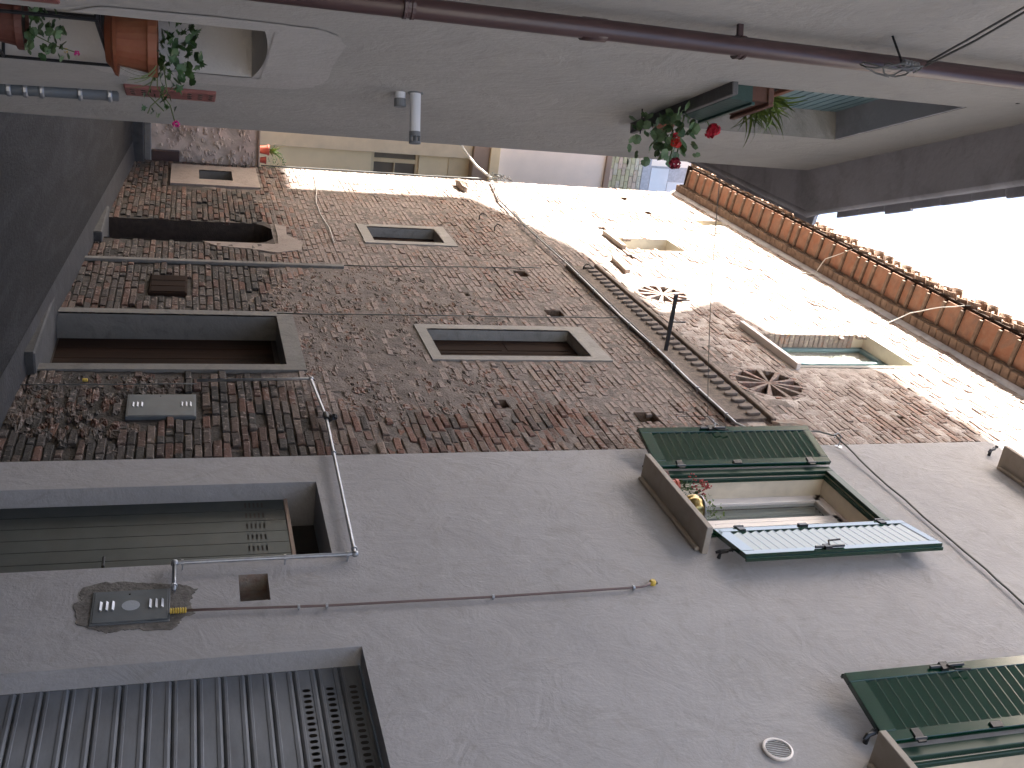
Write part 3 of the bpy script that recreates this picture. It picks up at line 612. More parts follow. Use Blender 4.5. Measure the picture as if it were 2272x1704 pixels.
def half_tile(a, b0, b1, r0, r1, z0, z1, up=True, jit=0):
    mb = MB(RW); n = 9; vs = []
    for (b_, r_, zz) in ((b0, r0, z0), (b1, r1, z1)):
        for rad in (r_, r_-.013):
            for i in range(n): t = math.pi*i/(n-1); vs.append((a+jit*(b_-b0)+rad*math.cos(t), b_, zz+(1 if up else -1)*rad*.85*math.sin(t)))
    f_ = [(i, i+1, 2*n+i+1, 2*n+i) for i in range(n-1)]+[(n+i, 3*n+i, 3*n+i+1, n+i+1) for i in range(n-1)]+[(2*n+i, 2*n+i+1, 3*n+i+1, 3*n+i) for i in range(n-1)]+[(i, n+i, n+i+1, i+1) for i in range(n-1)]
    mb.add(vs, f_); return mb
y = 6.95; k = 0
while y < 17.0:
    jz = random.uniform(-.012, .012); jb = random.uniform(-.025, .02)
    half_tile(y, .08, .545+jb, .085, .100, 10.46+jz, 10.345+jz, False, random.uniform(-.05, .05)).build('pan_tile', 'roof_clay', B, smooth=True)
    half_tile(y+.10, .06, .575+random.uniform(-.035, .035), .078, .096, 10.44+random.uniform(-.01, .01), 10.325+jz, True, random.uniform(-.06, .06)).build('cover_tile', 'roof_clay', B, smooth=True)
    y += .198; k += 1
MB().add([(3.12, 6.87, 10.28), (3.12, 17.0, 10.28), (8.5, 17.0, 12.0), (8.5, 6.87, 12.0)], [(0,1,2,3)]).build('roof', 'roof_clay', B)

# ---------------------------------------------------------------- left house
Lh = thing('grey_house', 'low grey rendered house along the left of the alley with a concrete eave overhead', 'building', tuple(LW(2.5, 0, 0)))
NI = (3.25, 3.93, .80, 1.845); WU = (3.34, 4.18, 3.47, 4.49)
LWall = wall('wall', LW, -2, 5.10, -1.5, 4.95, [(*NI, .17, 'patch_plaster'), (*WU, .13, 'reveal_plaster')], 'stucco_left', Lh)
cx, cy = LW(5.10, 0, 0)[:2]
MB().add([(cx, cy, -1), (cx, 9.0, -1), (cx, 9.0, 4.95), (cx, cy, 4.95)], [(0,1,2,3)]).build('side_wall', 'stucco_left', Lh)
# eave: soffit slab wrapping the corner, rolled lip, tile ends
so_pts = [LW(-2, -.1, 0), LW(5.10, -.1, 0), Vector((cx-.1, 9.0, 0)), Vector((cx+.21, 9.0, 0)), Vector((cx+.21, LW(5.0, .21, 0)[1]+.04, 0)), LW(-2, .21, 0)]
mb = MB(); n = 6; mb.add([(p[0], p[1], 4.935) for p in so_pts]+[(p[0], p[1], 4.99) for p in so_pts], [tuple(range(n)), tuple(range(n, 2*n))]+[(i, (i+1) % n, n+(i+1) % n, n+i) for i in range(n)])
mb.build('soffit', 'concrete', Lh)
c1 = LW(5.0, .21, 0); lip = MB(); lip.tube([LW(-2, .225, 4.965), LW(4.985, .225, 4.965), Vector((cx+.225, 5.0+.02, 4.965)), Vector((cx+.225, 9.0, 4.965))], .030, 8); lip.build('eave_lip', 'concrete', Lh, smooth=True)
s_ = 1.2
while s_ < 4.85:
    l = .205; e = random.uniform(-.010, .010); MB(LW).prism_b([(-.1, 5.04), (.285+e, 4.992), (.285+e, 5.012), (-.1, 5.06)], s_, s_+l-.004).build('roof_tile', 'concrete', Lh, bevel=.003)
    s_ += l
y = 5.0
while y < 8.8:
    e = random.uniform(-.008, .008); MB().add([(cx-.1, y, 5.04), (cx+.285+e, y, 4.992), (cx+.285+e, y+.2, 4.992), (cx-.1, y+.2, 5.04), (cx-.1, y, 5.06), (cx+.285+e, y, 5.012), (cx+.285+e, y+.2, 5.012), (cx-.1, y+.2, 5.06)], [(0,1,2,3), (4,5,6,7), (0,1,5,4), (1,2,6,5), (2,3,7,6), (3,0,4,7)]).build('roof_tile', 'concrete', Lh); y += .204
rp = [LW(-2, .2, 5.02), LW(5.0, .2, 5.02), Vector((cx+.2, 9.0, 5.02)), Vector((-5.5, 9.0, 6.3)), Vector((-5.5, -1.0, 6.3))]
MB().add([tuple(p) for p in rp], [(0,1,2,3,4)]).build('roof', 'roof_clay', Lh)
MB().add([(-5.5, 9, 6.3), (-5.5, -1.0, 6.3), (-5.5, -1.0, -1), (-5.5, 9, -1), (cx, 9, -1), (cx, 9, 5.0)], [(0,1,2,3), (0,3,4,5)]).build('back_wall', 'stucco_left', Lh)
e0 = LW(-2, 0, 0); MB().add([(e0[0], e0[1], -1), (-5.5, -1.0, -1), (-5.5, -1.0, 6.3), (e0[0], e0[1], 5.0)], [(0,1,2,3)]).build('end_wall', 'stucco_left', Lh)
MB(LW).box(3.34, 4.18, -.128, -.002, 4.478, 4.489).build('lintel', 'concrete', Lh)
MB(LW).box(3.30, 4.19, -.13, .045, 3.44, 3.464).build('sill', 'sill_slate', Lh, bevel=.003)
uw = MB(LW).box(3.30, 4.2, -.155, -.15, 3.46, 4.5).build('window', 'hole_dark', Lh)
for i in range(9): MB(LW).prism_b([(-.148, 4.04+.05*i), (-.128, 4.044+.05*i), (-.128, 4.086+.05*i), (-.148, 4.088+.05*i)], 3.34, 4.18).build('slat', 'blue_slat', uw)
f_ = MB(LW); [f_.box(*q) for q in ((3.34, 3.40, -.149, -.12, 3.47, 4.03), (4.12, 4.18, -.149, -.12, 3.47, 4.03), (3.40, 4.12, -.149, -.12, 3.47, 3.55), (3.73, 3.79, -.149, -.12, 3.55, 4.0), (3.40, 4.12, -.149, -.12, 4.0, 4.03))]; f_.build('frame', 'red_wood', uw, bevel=.003)
for a0, a1 in ((3.40, 3.73), (3.79, 4.12)): MB(LW).box(a0, a1, -.140, -.136, 3.55, 4.0).build('pane', 'dark_glass', uw)
nb = MB(LW).box(3.25, 3.93, -.175, -.17, .8, 1.85).build('niche_back', 'patch_plaster', Lh)
ap = MB(LW); ar = [(3.25+.68*i/12, 1.845-.0+.0-.028*((i-6)/6)**2) for i in range(13)]
ap.add([(a, .0015, c) for a, c in ar]+[(a, .0015, 1.847) for a, c in ar]+[(a, -.168, c) for a, c in ar], [(i, i+1, 13+i+1, 13+i) for i in range(12)]+[(i, i+1, 26+i+1, 26+i) for i in range(12)]); ap.build('arch_head', 'patch_plaster', Lh, normals=False)
pts = []
for i in range(40):
    a = 2*math.pi*i/40; pts.append((3.62+.47*math.copysign(abs(math.cos(a))**.4, math.cos(a))+random.uniform(-.012, .012), 1.66+.42*math.copysign(abs(math.sin(a))**.45, math.sin(a))+random.uniform(-.01, .01)))
pp = MB(LW); 
ins = [(3.245, 1.849) , ]
ring = []
for a, c in pts:
    ta, tc = min(max(a, NI[0]), NI[1]), min(max(c, NI[2]), NI[3]+.003); ring.append((ta, tc))
n = 40
pp.add([(a, .0035, c) for a, c in pts]+[(a, .0035, c) for a, c in ring], [(i, (i+1) % n, n+(i+1) % n, n+i) for i in range(n)]); pp.build('plaster_patch', 'patch_plaster', Lh, normals=False)
MB(LW).box(3.20, 3.21, -.01, .002, 4.6, 4.61).build('nail', 'black_iron', Lh)

# ---------------------------------------------------------------- far end: terrace wall and cream house
T_ = thing('terrace_wall', 'low pinkish rubble wall closing the far end of the alley, pots on top', 'wall', (3.4, 17.2, .8))
mb = MB(); n1, n2 = 60, 44; X0, X1, Z0, Z1 = .9, 6.0, .6, 2.66; vs = []
for i in range(n1+1):
    for j in range(n2+1):
        x, z_ = X0+(X1-X0)*i/n1, Z0+(Z1-Z0)*j/n2; vs.append((x, 17.2-float(vn(np.array(x*5), np.array(z_*5), 12))*.05-float(vn(np.array(x*13), np.array(z_*13), 13))*.025, z_))
mb.add(vs, [(i*(n2+1)+j, (i+1)*(n2+1)+j, (i+1)*(n2+1)+j+1, i*(n2+1)+j+1) for i in range(n1) for j in range(n2)]); mb.build('wall_face', 'rose_plaster', T_, smooth=True)
mb = MB()
for k in range(260):
    x, z_ = random.uniform(2.8, 3.9), random.uniform(1.1, 2.6); a = random.uniform(.015, .05); mb.lump((x, 17.155, z_), (a*random.uniform(.8, 1.6), .022, a*.6), .3)
o = mb.build('stones', 'rose_plaster', T_); o['kind'] = 'stuff'
MB().box(.9, 6, 17.10, 17.6, 2.66, 2.69).build('coping', 'beam_wood', T_, bevel=.003)
MB().box(.9, 3.62, 16.75, 17.2, .5, .93).build('step', 'kerb', T_, bevel=.01)
MB().box(.9, 3.62, 16.9, 17.18, .93, 1.03).build('upper_step', 'door_cement', T_, bevel=.01)
MB().box(3.47, 3.66, 17.02, 17.14, 1.03, 1.45).build('brown_block', 'brown_pipe', T_, bevel=.01)
E_ = thing('cream_house', 'cream and pink plastered house across the far end with balcony slab and loggia', 'building', (3.6, 18.7, 2.7))
MB().box(.6, 7, 17.6, 18.7, 2.5, 2.655).build('terrace_floor', 'cream_trim', T_)
wall('wall', lambda a, b, c: Vector((a, 18.7-b, c)), .4, 7, 2.4, 6.68, [(3.44, 4.04, 4.77, 5.66, .08, 'cream_trim')], 'cream_wall', E_)
MB().box(2.9, 3.554, 18.52, 18.7, 2.655, 6.61).build('pilaster', 'cream_trim', E_, bevel=.004)
MB().box(3.56, 7, 18.68, 18.7, 6.22, 6.61).build('upper_band', 'cream_wood', E_)
wn = MB()
for q in ((3.44, 3.49, 4.77, 5.66), (3.99, 4.04, 4.77, 5.66), (3.49, 3.99, 4.77, 4.83), (3.49, 3.99, 5.60, 5.66), (3.69, 3.765, 4.83, 5.60), (3.765, 3.99, 5.20, 5.222)): wn.box(q[0], q[1], 18.74, 18.78, q[2], q[3])
wn = wn.build('window', 'cream_wood', E_, bevel=.004); MB().box(3.46, 4.02, 18.79, 18.80, 4.8, 5.64).build('pane', 'shaded_pane', wn)
MB().box(.4, 7, 18.45, 18.7, 6.62, 6.93).build('balcony_slab', 'beam_wood', E_, bevel=.01); MB().box(.4, 7, 18.40, 18.7, 6.932, 7.12).build('balcony_edge', 'cream_wood', E_, bevel=.01)
MB().box(.4, 7, 18.55, 18.7, 7.122, 9.29).build('parapet', 'pink_wall', E_); MB().box(.4, 7, 18.50, 18.7, 9.292, 9.41).build('parapet_rail', 'beam_wood', E_, bevel=.01)
for r_ in range(8):
    x = 2.87+(.12 if r_ % 2 else 0); zz = 9.42+r_*.087
    while x < 4.35:
        c = random.choice([(.55, .52, .33), (.60, .55, .38), (.66, .52, .42), (.58, .47, .36), (.62, .58, .46)]); b_ = MB(); b_.box(x, x+.228, 18.6, 18.66+random.uniform(-.003, .003), zz, zz+.079, (*c, 0)); b_.build('cladding_tile', 'clad_tile', E_, bevel=.003); x += .236
MB().box(.4, 7, 18.655, 18.7, 9.412, 10.12).build('cladding_bed', 'cream_trim', E_)
MB().box(.4, 7, 18.6, 18.7, 10.12, 10.29).build('panel_border', 'panel_trim', E_)
MB().box(.4, 3.46, 18.6, 18.7, 10.292, 12.0).build('brick_pier', 'pink_wall', E_)
pn = MB().box(3.462, 7, 18.66, 18.7, 10.292, 12.0).build('white_shutter', 'panel_trim', E_)
for i in range(4):
    for j in range(3): MB().box(3.51+.53*j+(.26 if i % 2 else 0), 3.51+.53*j+.52+(.26 if i % 2 else 0), 18.645, 18.66, 10.33+.39*i, 10.33+.39*i+.38).build('panel', 'panel_white', pn, bevel=.004)
MB().box(.4, 7, 18.95, 24, 2.4, 11.9).build('house_body', 'cream_wall', E_)

# ---------------------------------------------------------------- buildings out of view that shade the alley
h = MB(lambda a, b, c: Vector((b, a, c)))
prof = [(-.5, -1.5), (21.5, -1.5), (21.5, 10.2), (20.0, 10.2), (20.0, 13.0), (18.8, 13.42), (17.06, 13.90), (14.80, 14.0), (14.82, 14.80), (15.27, 15.0), (14.0, 15.14), (13.0, 15.86), (11.0, 15.9), (-.5, 15.9)]  # unseen mass, stepped outline worked back from the wall's shadow edge to cast it
h.prism(prof, -6.0, -9.0); th = h.build('tall_house', 'stucco_left'); tag(th, 'unseen tall house behind the low grey house, outlined to shade the brick wall', 'building')
for y in (1, 4, 7, 10, 13, 16):
    for zc in (8.5, 11.3): 
        o = MB(lambda a, b, c: Vector((-6+b, a, c))).box(y, y+.8, 0, .03, zc, zc+1.3).build('window', 'dark_glass', th)
b_ = MB().box(-16, 14, -24, -20, -3, 7.5).build('street_end_house', 'stucco_left'); tag(b_, 'plain rendered house across the square behind the viewer', 'building')
# ---------------------------------------------------------------- things fixed to the walls
def clip_ring(parent, fr, p, r, ax, mat='galvanised'):
    k = MB(fr); a, b, c = p
    if ax == 'c': k.lathe([(r+.002, -.007), (r+.007, -.007), (r+.007, .007), (r+.002, .007)], (a, b, c), 12, 'c')
    else: k.lathe([(r+.002, -.007), (r+.007, -.007), (r+.007, .007), (r+.002, .007)], (a, b, c), 12, 'a')
    k.box(a-.004, a+.004, 0, b, c-.004, c+.004); return k.build('clamp', mat, parent)
def arc(p0, p1, p2, n=5):      # rounded corner at p1
    return [tuple((1-t)**2*p0[i]+2*t*(1-t)*p1[i]+t*t*p2[i] for i in range(3)) for t in [k/n for k in range(n+1)]]

t = thing('drainpipe', 'dark brown round drainpipe running up the left wall', 'drainpipe', tuple(LW(2.65, .065, .2)))
p = MB(LW); p.tube([(2.60, .065, -.2), (2.64, .065, 2.74), (2.70, .065, 4.93)], .0275, 16); p.build('pipe', 'brown_pipe', t, smooth=True)
for s_, c in ((2.62, 2.13), (2.66, 3.10), (2.70, 4.3)):
    k = MB(LW); k.lathe([(.028, -.014), (.0335, -.014), (.0335, -.006), (.030, -.004), (.030, .004), (.0335, .006), (.0335, .014), (.028, .014)], (s_, .065, c), 16); k.box(s_-.006, s_+.006, 0, .04, c-.008, c+.008); k.build('clamp', 'brown_pipe', t)
k = MB(LW); k.lathe([(.0285, -.05), (.031, -.05), (.031, .02), (.0285, .02)], (2.645, .065, 2.66), 16); k.build('sleeve', 'brown_pipe', t, smooth=True)

fl = [('white horizontal boiler flue with slotted grey tip sticking out of the grey wall', 3.95, 2.432, .19, True), ('short white flue stub with a grey cap, under the long flue', 3.965, 2.375, .055, False)]
for lab, s_, c, ln, long_ in fl:
    t = thing('boiler_flue', lab, 'flue', tuple(LW(s_, 0, c)), 'boiler flues on the left wall'); r_ = .0205
    k = MB(LW); k.lathe([(r_*.1, 0), (r_, 0), (r_, ln*(.78 if long_ else .5)), (r_*.1, ln*(.78 if long_ else .5))], (s_, 0, c), 18, 'b'); k.build('pipe', 'white_flue', t, smooth=False)
    if long_:
        k = MB(LW); k.lathe([(r_*1.06, ln*.78), (r_*1.06, ln*.87), (r_*.6, ln*.872)], (s_, 0, c), 18, 'b'); k.build('collar', 'cap_grey', t)
        k = MB(LW)
        for j in range(6): a = j*math.pi/3; k.tube([(s_+r_*.95*math.cos(a), ln*.865, c+r_*.95*math.sin(a)), (s_+r_*.95*math.cos(a), ln*.985, c+r_*.95*math.sin(a))], .003, 5)
        k.lathe([(r_*.3, ln*.865), (r_*.3, ln)], (s_, 0, c), 10, 'b'); k.build('grille', 'cap_grey', t)
        k = MB(LW); k.lathe([(r_*.9, ln*.975), (r_*1.12, ln*.98), (r_*1.12, ln*1.02), (r_*.9, ln*1.025)], (s_, 0, c), 18, 'b'); k.build('cap', 'cap_grey', t)
        k = MB(LW).lathe([(r_*1.0, 0), (r_*1.5, 0), (r_*1.5, .004), (r_*1.0, .004)], (s_, 0, c), 18, 'b'); k.build('wall_ring', 'cap_grey', t)
    else:
        k = MB(LW); k.lathe([(r_*1.12, ln*.45), (r_*1.12, ln), (r_*.9, ln*1.02)], (s_, 0, c), 18, 'b'); k.build('cap', 'cap_grey', t)

def meter_box(y0, y1, z0, z1, label, plate):
    t = thing('meter_box', label, 'meter box', tuple(RW((y0+y1)/2, 0, z0)), 'metal meter boxes')
    MB(RW).box(y0, y1, -.02, .011, z0, z1).build('case', 'grey_metal', t, bevel=.003)
    MB(RW).box(y0+.012, y1-.012, .011, .015, z0+.012, z1-.012).build('door', 'grey_metal', t, bevel=.002)
    for zb in (z0+.04, z1-.115):
        for i in range(3): MB(RW).prism_b([(.015, zb+.032*i), (.025, zb+.032*i+.006), (.015, zb+.032*i+.018)], (y0+y1)/2-.035, (y0+y1)/2+.045).build('louvre', 'galvanised', t)
    if plate: MB(RW).lathe([(.048, .015), (.048, .017), (.004, .0175)], ((y0+y1)/2, 0, (z0+z1)/2), 20, 'b').build('label_plate', 'label_grey', t)
    MB(RW).lathe([(.006, .015), (.006, .018)], (y1-.045, 0, (z0+z1)/2-.01), 8, 'b').build('lock', 'black_iron', t); return t
mbx = meter_box(4.93, 5.24, 1.08, 1.495, 'grey metal meter box set in dark mortar on the rendered wall', True)
meter_box(7.55, 7.97, 1.13, 1.65, 'grey metal meter box on the rough brick wall beside the wooden door', False)
pc = [(5.26,1.0),(5.31,1.04),(5.345,1.14),(5.33,1.28),(5.31,1.4),(5.29,1.5),(5.27,1.58),(5.22,1.64),(5.16,1.62),(5.11,1.6),(5.04,1.62),(5.0,1.63),(4.96,1.56),(4.9,1.54),(4.85,1.5),(4.87,1.38),(4.89,1.29),(4.87,1.23),(4.87,1.17),(4.91,1.1),(4.95,1.02),(5.07,1.0),(5.15,.99),(5.18,1.02)]
P2 = []
for i in range(len(pc)):
    a, b_ = pc[i], pc[(i+1) % len(pc)]
    for k in range(4): P2.append((a[0]+(b_[0]-a[0])*k/4+random.uniform(-.009, .009), a[1]+(b_[1]-a[1])*k/4+random.uniform(-.009, .009)))
M('wet_mortar', (.105, .095, .085), .9, c2=(.16, .145, .13), var=.3, scale=16, bump=.7, bscale=50)
k = MB(RW); n = len(P2); k.add([(a, .004, c) for a, c in P2]+[(a, -.004, c) for a, c in P2], [tuple(range(n))]+[(i, (i+1) % n, n+(i+1) % n, n+i) for i in range(n)]); k.build('mortar_patch', 'wet_mortar', H)
t = thing('gas_pipe', 'galvanised gas pipe climbing from the meter box and over the metal door', 'pipe', tuple(RW(5.44, .05, 1.5)))
pts = [(5.15, .05, 1.44), (5.15, .05, 1.49)]+arc((5.15, .05, 1.49), (5.15, .05, 1.515), (5.18, .05, 1.515))+[(5.41, .05, 1.515)]
p = MB(RW); r_ = .0125
p.tube([(5.16, .05, 1.515), (5.41, .05, 1.515)]+arc((5.41, .05, 1.515), (5.44, .05, 1.515), (5.44, .05, 1.545))+[(5.44, .05, 2.56)]+arc((5.44, .05, 2.56), (5.44, .05, 2.59), (5.47, .05, 2.59))+[(7.43, .05, 2.64), (8.17, .05, 2.60)]+arc((8.17, .05, 2.60), (8.20, .05, 2.60), (8.20, .05, 2.57))+[(8.16, .05, 1.66)], r_, 10); p.build('pipe', 'galvanised', t, smooth=True)
for a, b_ in (((5.44, .05, 2.545), 'c'), ((5.44, .05, 2.16), 'c'), ((5.44, .05, 1.56), 'c'), ((5.50, .05, 2.592), 'a'), ((6.81, .05, 2.625), 'a'), ((5.20, .05, 1.515), 'a')):
    clip_ring(t, RW, a, r_, b_)
for c in ((5.44, .05, 2.59), (8.20, .05, 2.60), (5.44, .05, 1.515)): MB(RW).lump(c, (.022, .022, .022), .02, n1=10, n2=6).build('elbow', 'galvanised', t, smooth=True)
k = MB(RW); k.lathe([(.020, -.05), (.024, -.03), (.024, .03), (.020, .05)], (7.43, .06, 2.64), 10, 'a'); k.tube([(7.40, .03, 2.64), (7.40, .07, 2.69)], .024, 9); k.lump((7.38, .075, 2.70), (.03, .03, .025), .1); k.build('tee_joint', 'black_iron', t)
t = thing('conduit', 'thin brown conduit with yellow sleeves rising up the rendered wall', 'conduit', tuple(RW(5.0, .02, 1.5)))
p = MB(RW); p.tube([(5.0, .02, 1.58), (4.99, .02, 1.8), (4.96, .02, 2.35), (4.94, .02, 3.36), (4.94, .02, 4.30)]+arc((4.94, .02, 4.30), (4.94, .02, 4.38), (4.975, .02, 4.42)), .0078, 8); p.build('pipe', 'brown_conduit', t, smooth=True)
k = MB(RW)
for i in range(7): k.lathe([(.012, 0), (.0165, .003), (.0165, .008), (.012, .011)], (5.0, .022, 1.495+.013*i), 12)
k.build('sleeve', 'yellow_plastic', t); MB(RW).lathe([(.019, 0), (.022, .01), (.022, .03), (.015, .04)], (4.99, -.008, 4.445), 12, 'b').build('yellow_cap', 'yellow_plastic', t)
MB(RW).lump((4.995, .01, 4.455), (.028, .012, .028), .2).build('hole_rim', 'wet_mortar', t)
for y, z_ in ((4.965, 2.2), (4.96, 2.36), (4.94, 3.36), (4.94, 4.29)): clip_ring(t, RW, (y, .02, z_), .008, 'c')
t = thing('vent_grille', 'round white vent grille low on the rendered wall below the corner shutter', 'vent', tuple(RW(3.48, 0, 4.5)))
k = MB(RW); k.lathe([(.076, 0), (.080, .008), (.080, .016), (.070, .020), (.066, .016), (.066, .004)], (3.48, 0, 4.5), 32, 'b', caps=False); k.build('ring', 'white_paint', t, smooth=False)
MB(RW).lathe([(.066, .001), (.066, .003)], (3.48, 0, 4.5), 32, 'b').build('backing', 'hole_dark', t)
for i in range(11):
    a = -.060+.012*i; hl = math.sqrt(max(.066**2-a*a, 1e-5)); MB(RW).box(3.48+a-.0017, 3.48+a+.0017, .010, .014, 4.5-hl, 4.5+hl).build('slat', 'galvanised', t)

# cables
def cable(name, label, cat, fr, pts, r, mat, group=None, sub=3, wob=.004):
    P_ = []
    for i in range(len(pts)-1):
        for k in range(sub):
            u = k/sub; P_.append(tuple(pts[i][j]*(1-u)+pts[i+1][j]*u+(random.uniform(-wob, wob) if k or i else 0) for j in range(3)))
    P_.append(pts[-1]); o = MB(fr).tube(P_, r, 6).build(name, mat, smooth=True); return tag(o, label, cat, group)
c0 = thing('conduit', 'metal conduit strapped along the brick wall just under the corbel band', 'conduit', tuple(RW(9, .05, 6.3)))
pts = [(16.67, .05, 6.50), (15.34, .05, 6.27), (13.74, .05, 6.22), (11.92, .05, 6.24), (9.99, .05, 6.20), (8.98, .05, 6.22), (8.22, .05, 6.20), (7.22, .05, 6.21), (6.98, .05, 6.35)]
MB(RW).tube(pts, .014, 8).build('pipe', 'galvanised', c0, smooth=True)
MB(RW).tube([(p_[0], .062, p_[1+1]+.018+.014*math.sin(i*2.1)) for i, p_ in enumerate(pts[:6])], .007, 6).build('wire', 'cable_grey', c0)
for i in range(16):
    y = 7.4+i*.58; j = max(k for k in range(len(pts)) if pts[k][0] >= y) if y < 16.6 else 0; a, b_ = pts[j], pts[min(j+1, len(pts)-1)]; u = (y-a[0])/(b_[0]-a[0]) if b_ != a else 0
    clip_ring(c0, RW, (y, .05, a[2]+(b_[2]-a[2])*u), .014, 'a')
cable('cable', 'grey cable running across the rendered wall above the green shutters', 'cable', RW, [(6.95, .10, 6.70), (6.93, .10, 6.88), (6.885, .08, 7.02), (6.7, .05, 7.04), (6.34, .03, 7.02), (5.35, .025, 6.99), (4.87, .025, 6.98), (4.40, .025, 6.95), (3.2, .025, 6.95), (0, .03, 6.95), (-6, .03, 6.95)], .0085, 'cable_grey', sub=4)
t = thing('cable_hook', 'grey eye hook holding the cable at the edge of the rendered wall', 'hook', tuple(RW(6.86, 0, 7.05)))
k = MB(RW); k.lathe([(.032, 0), (.034, .004), (.012, .010)], (6.83, 0, 7.03), 14, 'b'); k.build('rosette_plate', 'galvanised', t)
MB(RW).tube([(6.83, 0, 7.03), (6.84, .05, 7.04), (6.87, .085, 7.06), (6.90, .10, 7.045), (6.90, .085, 7.01), (6.87, .07, 7.0)], .006, 6).build('eye', 'galvanised', t)
cable('cable', 'black cable climbing the brick wall above the plastered street door', 'cable', RW, [(9.93, .02, 2.44), (9.96, .015, 3.6), (9.98, .015, 4.75), (9.99, .02, 5.9), (9.97, .04, 6.18)], .006, 'cable_grey')
cable('cable', 'black cable rising from the cement strip up the rubble wall', 'cable', RW, [(11.63, .02, 3.33), (11.72, .015, 4.4), (11.80, .015, 5.5), (11.84, .015, 5.86)], .006, 'cable_grey')
cable('cable', 'thin grey cable rising past the meter box on the brick wall', 'cable', RW, [(8.14, .02, .25), (8.15, .02, 1.0), (8.16, .02, 1.66)], .005, 'cable_grey')
MB(RW).lump((8.26, .02, .79), (.018, .02, .03), .1)
o = MB(RW).lathe([(.014, 0), (.014, .035), (.008, .04)], (8.26, .01, .77), 10); tag(o.build('gas_tap', 'yellow_plastic'), 'small yellow gas tap low on the dark brick wall beside the street door', 'tap')
cable('cable', 'pale wire looping down the far end of the brick wall to the arched doorway', 'cable', RW, [(16.4, .03, 3.5), (15.6, .02, 3.44), (14.6, .02, 3.33), (13.9, .02, 3.32), (13.3, .02, 3.36), (12.6, .02, 3.34)], .006, 'cable_white')
cable('cable', 'black cable clipped up the far vertical edge of the brick wall', 'cable', XY, [(3.585, 16.93, 2.7), (3.575, 16.93, 4), (3.585, 16.93, 5.4), (3.57, 16.93, 6.4)], .010, 'cable_grey')
cable('cable', 'thick white cable crossing from the cream house to the brick corner', 'cable', XY, [(3.02, 17.7, 6.10), (3.18, 17.4, 6.14), (3.4, 17.05, 6.32), (3.55, 16.92, 6.56)], .022, 'cable_white')
t = thing('cable_splice', 'tangle of knotted wires at the far corner of the brick wall', 'cable', (3.52, 16.9, 6.6))
k = MB()
for i in range(6):
    a = random.uniform(0, 6.28); cc = Vector((3.52, 16.88, 6.55+.05*i)); k.tube([cc+Vector((random.uniform(-.07, .07), random.uniform(-.03, .01), random.uniform(-.14, .14))) for _ in range(5)], .007, 5)
k.build('wire', 'cable_grey', t)
for lab, pts in (('pale antenna wire hanging from the tiled eave, the far one', [(12.2, .0, 9.6), (12.0, .02, 9.98), (11.95, .26, 10.05), (11.65, .50, 10.25), (11.50, .54, 10.42)]), ('pale antenna wire hanging from the tiled eave, the near one', [(10.1, .02, 9.50), (9.95, .05, 9.75), (9.9, .2, 9.98), (9.55, .40, 10.08), (9.25, .54, 10.32)])):
    cable('antenna_wire', lab, 'wire', RW, pts, .006, 'cable_white', 'wires hanging from the eave')
t = thing('wall_bracket', 'steel bracket post sticking out of the brick wall across the corbel band', 'bracket', tuple(RW(9.02, 0, 6.34)))
MB(RW).box(9.0, 9.028, 0, .64, 6.318, 6.334).build('flange', 'black_iron', t); MB(RW).box(9.0, 9.006, 0, .64, 6.334, 6.352).build('web', 'black_iron', t)
MB(RW).tube([(9.02, .58, 6.33), (9.02, .58, 6.50)], .008, 6).build('crossbar', 'black_iron', t); MB(RW).tube([(9.02, .34, 6.33), (9.02, .34, 6.50)], .008, 6).build('crossbar', 'black_iron', t)
for y, z_, lab in ((14.2, 5.65, 'larger bent iron hook'), (13.6, 5.72, 'smaller bent iron hook'), (10.9+.9, 6.42, 'curled iron hook over the conduit')):
    pts = [(y, 0, z_), (y, .06, z_), (y+.03, .09, z_+.04), (y+.02, .08, z_+.09), (y-.05, .07, z_+.10)]; tag(MB(RW).tube(pts, .008, 6).build('iron_hook', 'black_iron'), lab+' in the brick wall', 'hook', 'iron hooks in the brick wall')
# wire across the alley from the hook by the shutter to the left eave
t = thing('washing_line', 'thin steel line crossing the alley from the green shutter to the low eave', 'wire', tuple(RW(7.2, .05, 5.75)))
A_, B2 = RW(7.22, .12, 5.92), Vector((1.15, 6.17, 4.99)); L_ = []
for i in range(13): u = i/12; q = A_.lerp(B2, u); q.z -= .10*u*(1-u); L_.append(tuple(q))
MB().tube(L_, .0028, 5).build('line', 'cable_grey', t)
MB(RW).tube([(7.02, 0, 5.93), (7.04, .06, 5.94), (7.08, .10, 5.92), (7.11, .11, 5.94), (7.09, .10, 5.96)], .006, 6).build('hook', 'galvanised', t)
MB(RW).tube([(7.09, .10, 5.94), (7.16, .115, 5.93), (7.22, .12, 5.92)], [.008, .013, .006], 6).build('turnbuckle', 'galvanised', t)
k = MB(RW); k.tube([(7.22+.16*math.sin(a)*.9-.05, .10+.02*math.cos(a*2), 5.78-.17*math.cos(a)+.0) for a in [i*.42-.2 for i in range(14)]], .0035, 5); k.build('loose_coil', 'cable_grey', t)
t = thing('steel_cable', 'steel cable knotted round the drainpipe and pulled up to the right', 'cable', tuple(LW(2.55, .1, 3.66)))
kp = (2.53, .085, 3.64)
MB(LW).tube([kp, (2.30, .085, 3.575), (2.02, .08, 3.50), (1.2, .07, 3.27), (.32, .0, 3.02)], .0034, 6).build('strand', 'cable_grey', t)
MB(LW).tube([(2.53, .095, 3.635), (2.28, .09, 3.585), (2.02, .085, 3.512), (1.2, .074, 3.285), (.32, .0, 3.03)], .0034, 6).build('strand', 'cable_grey', t)
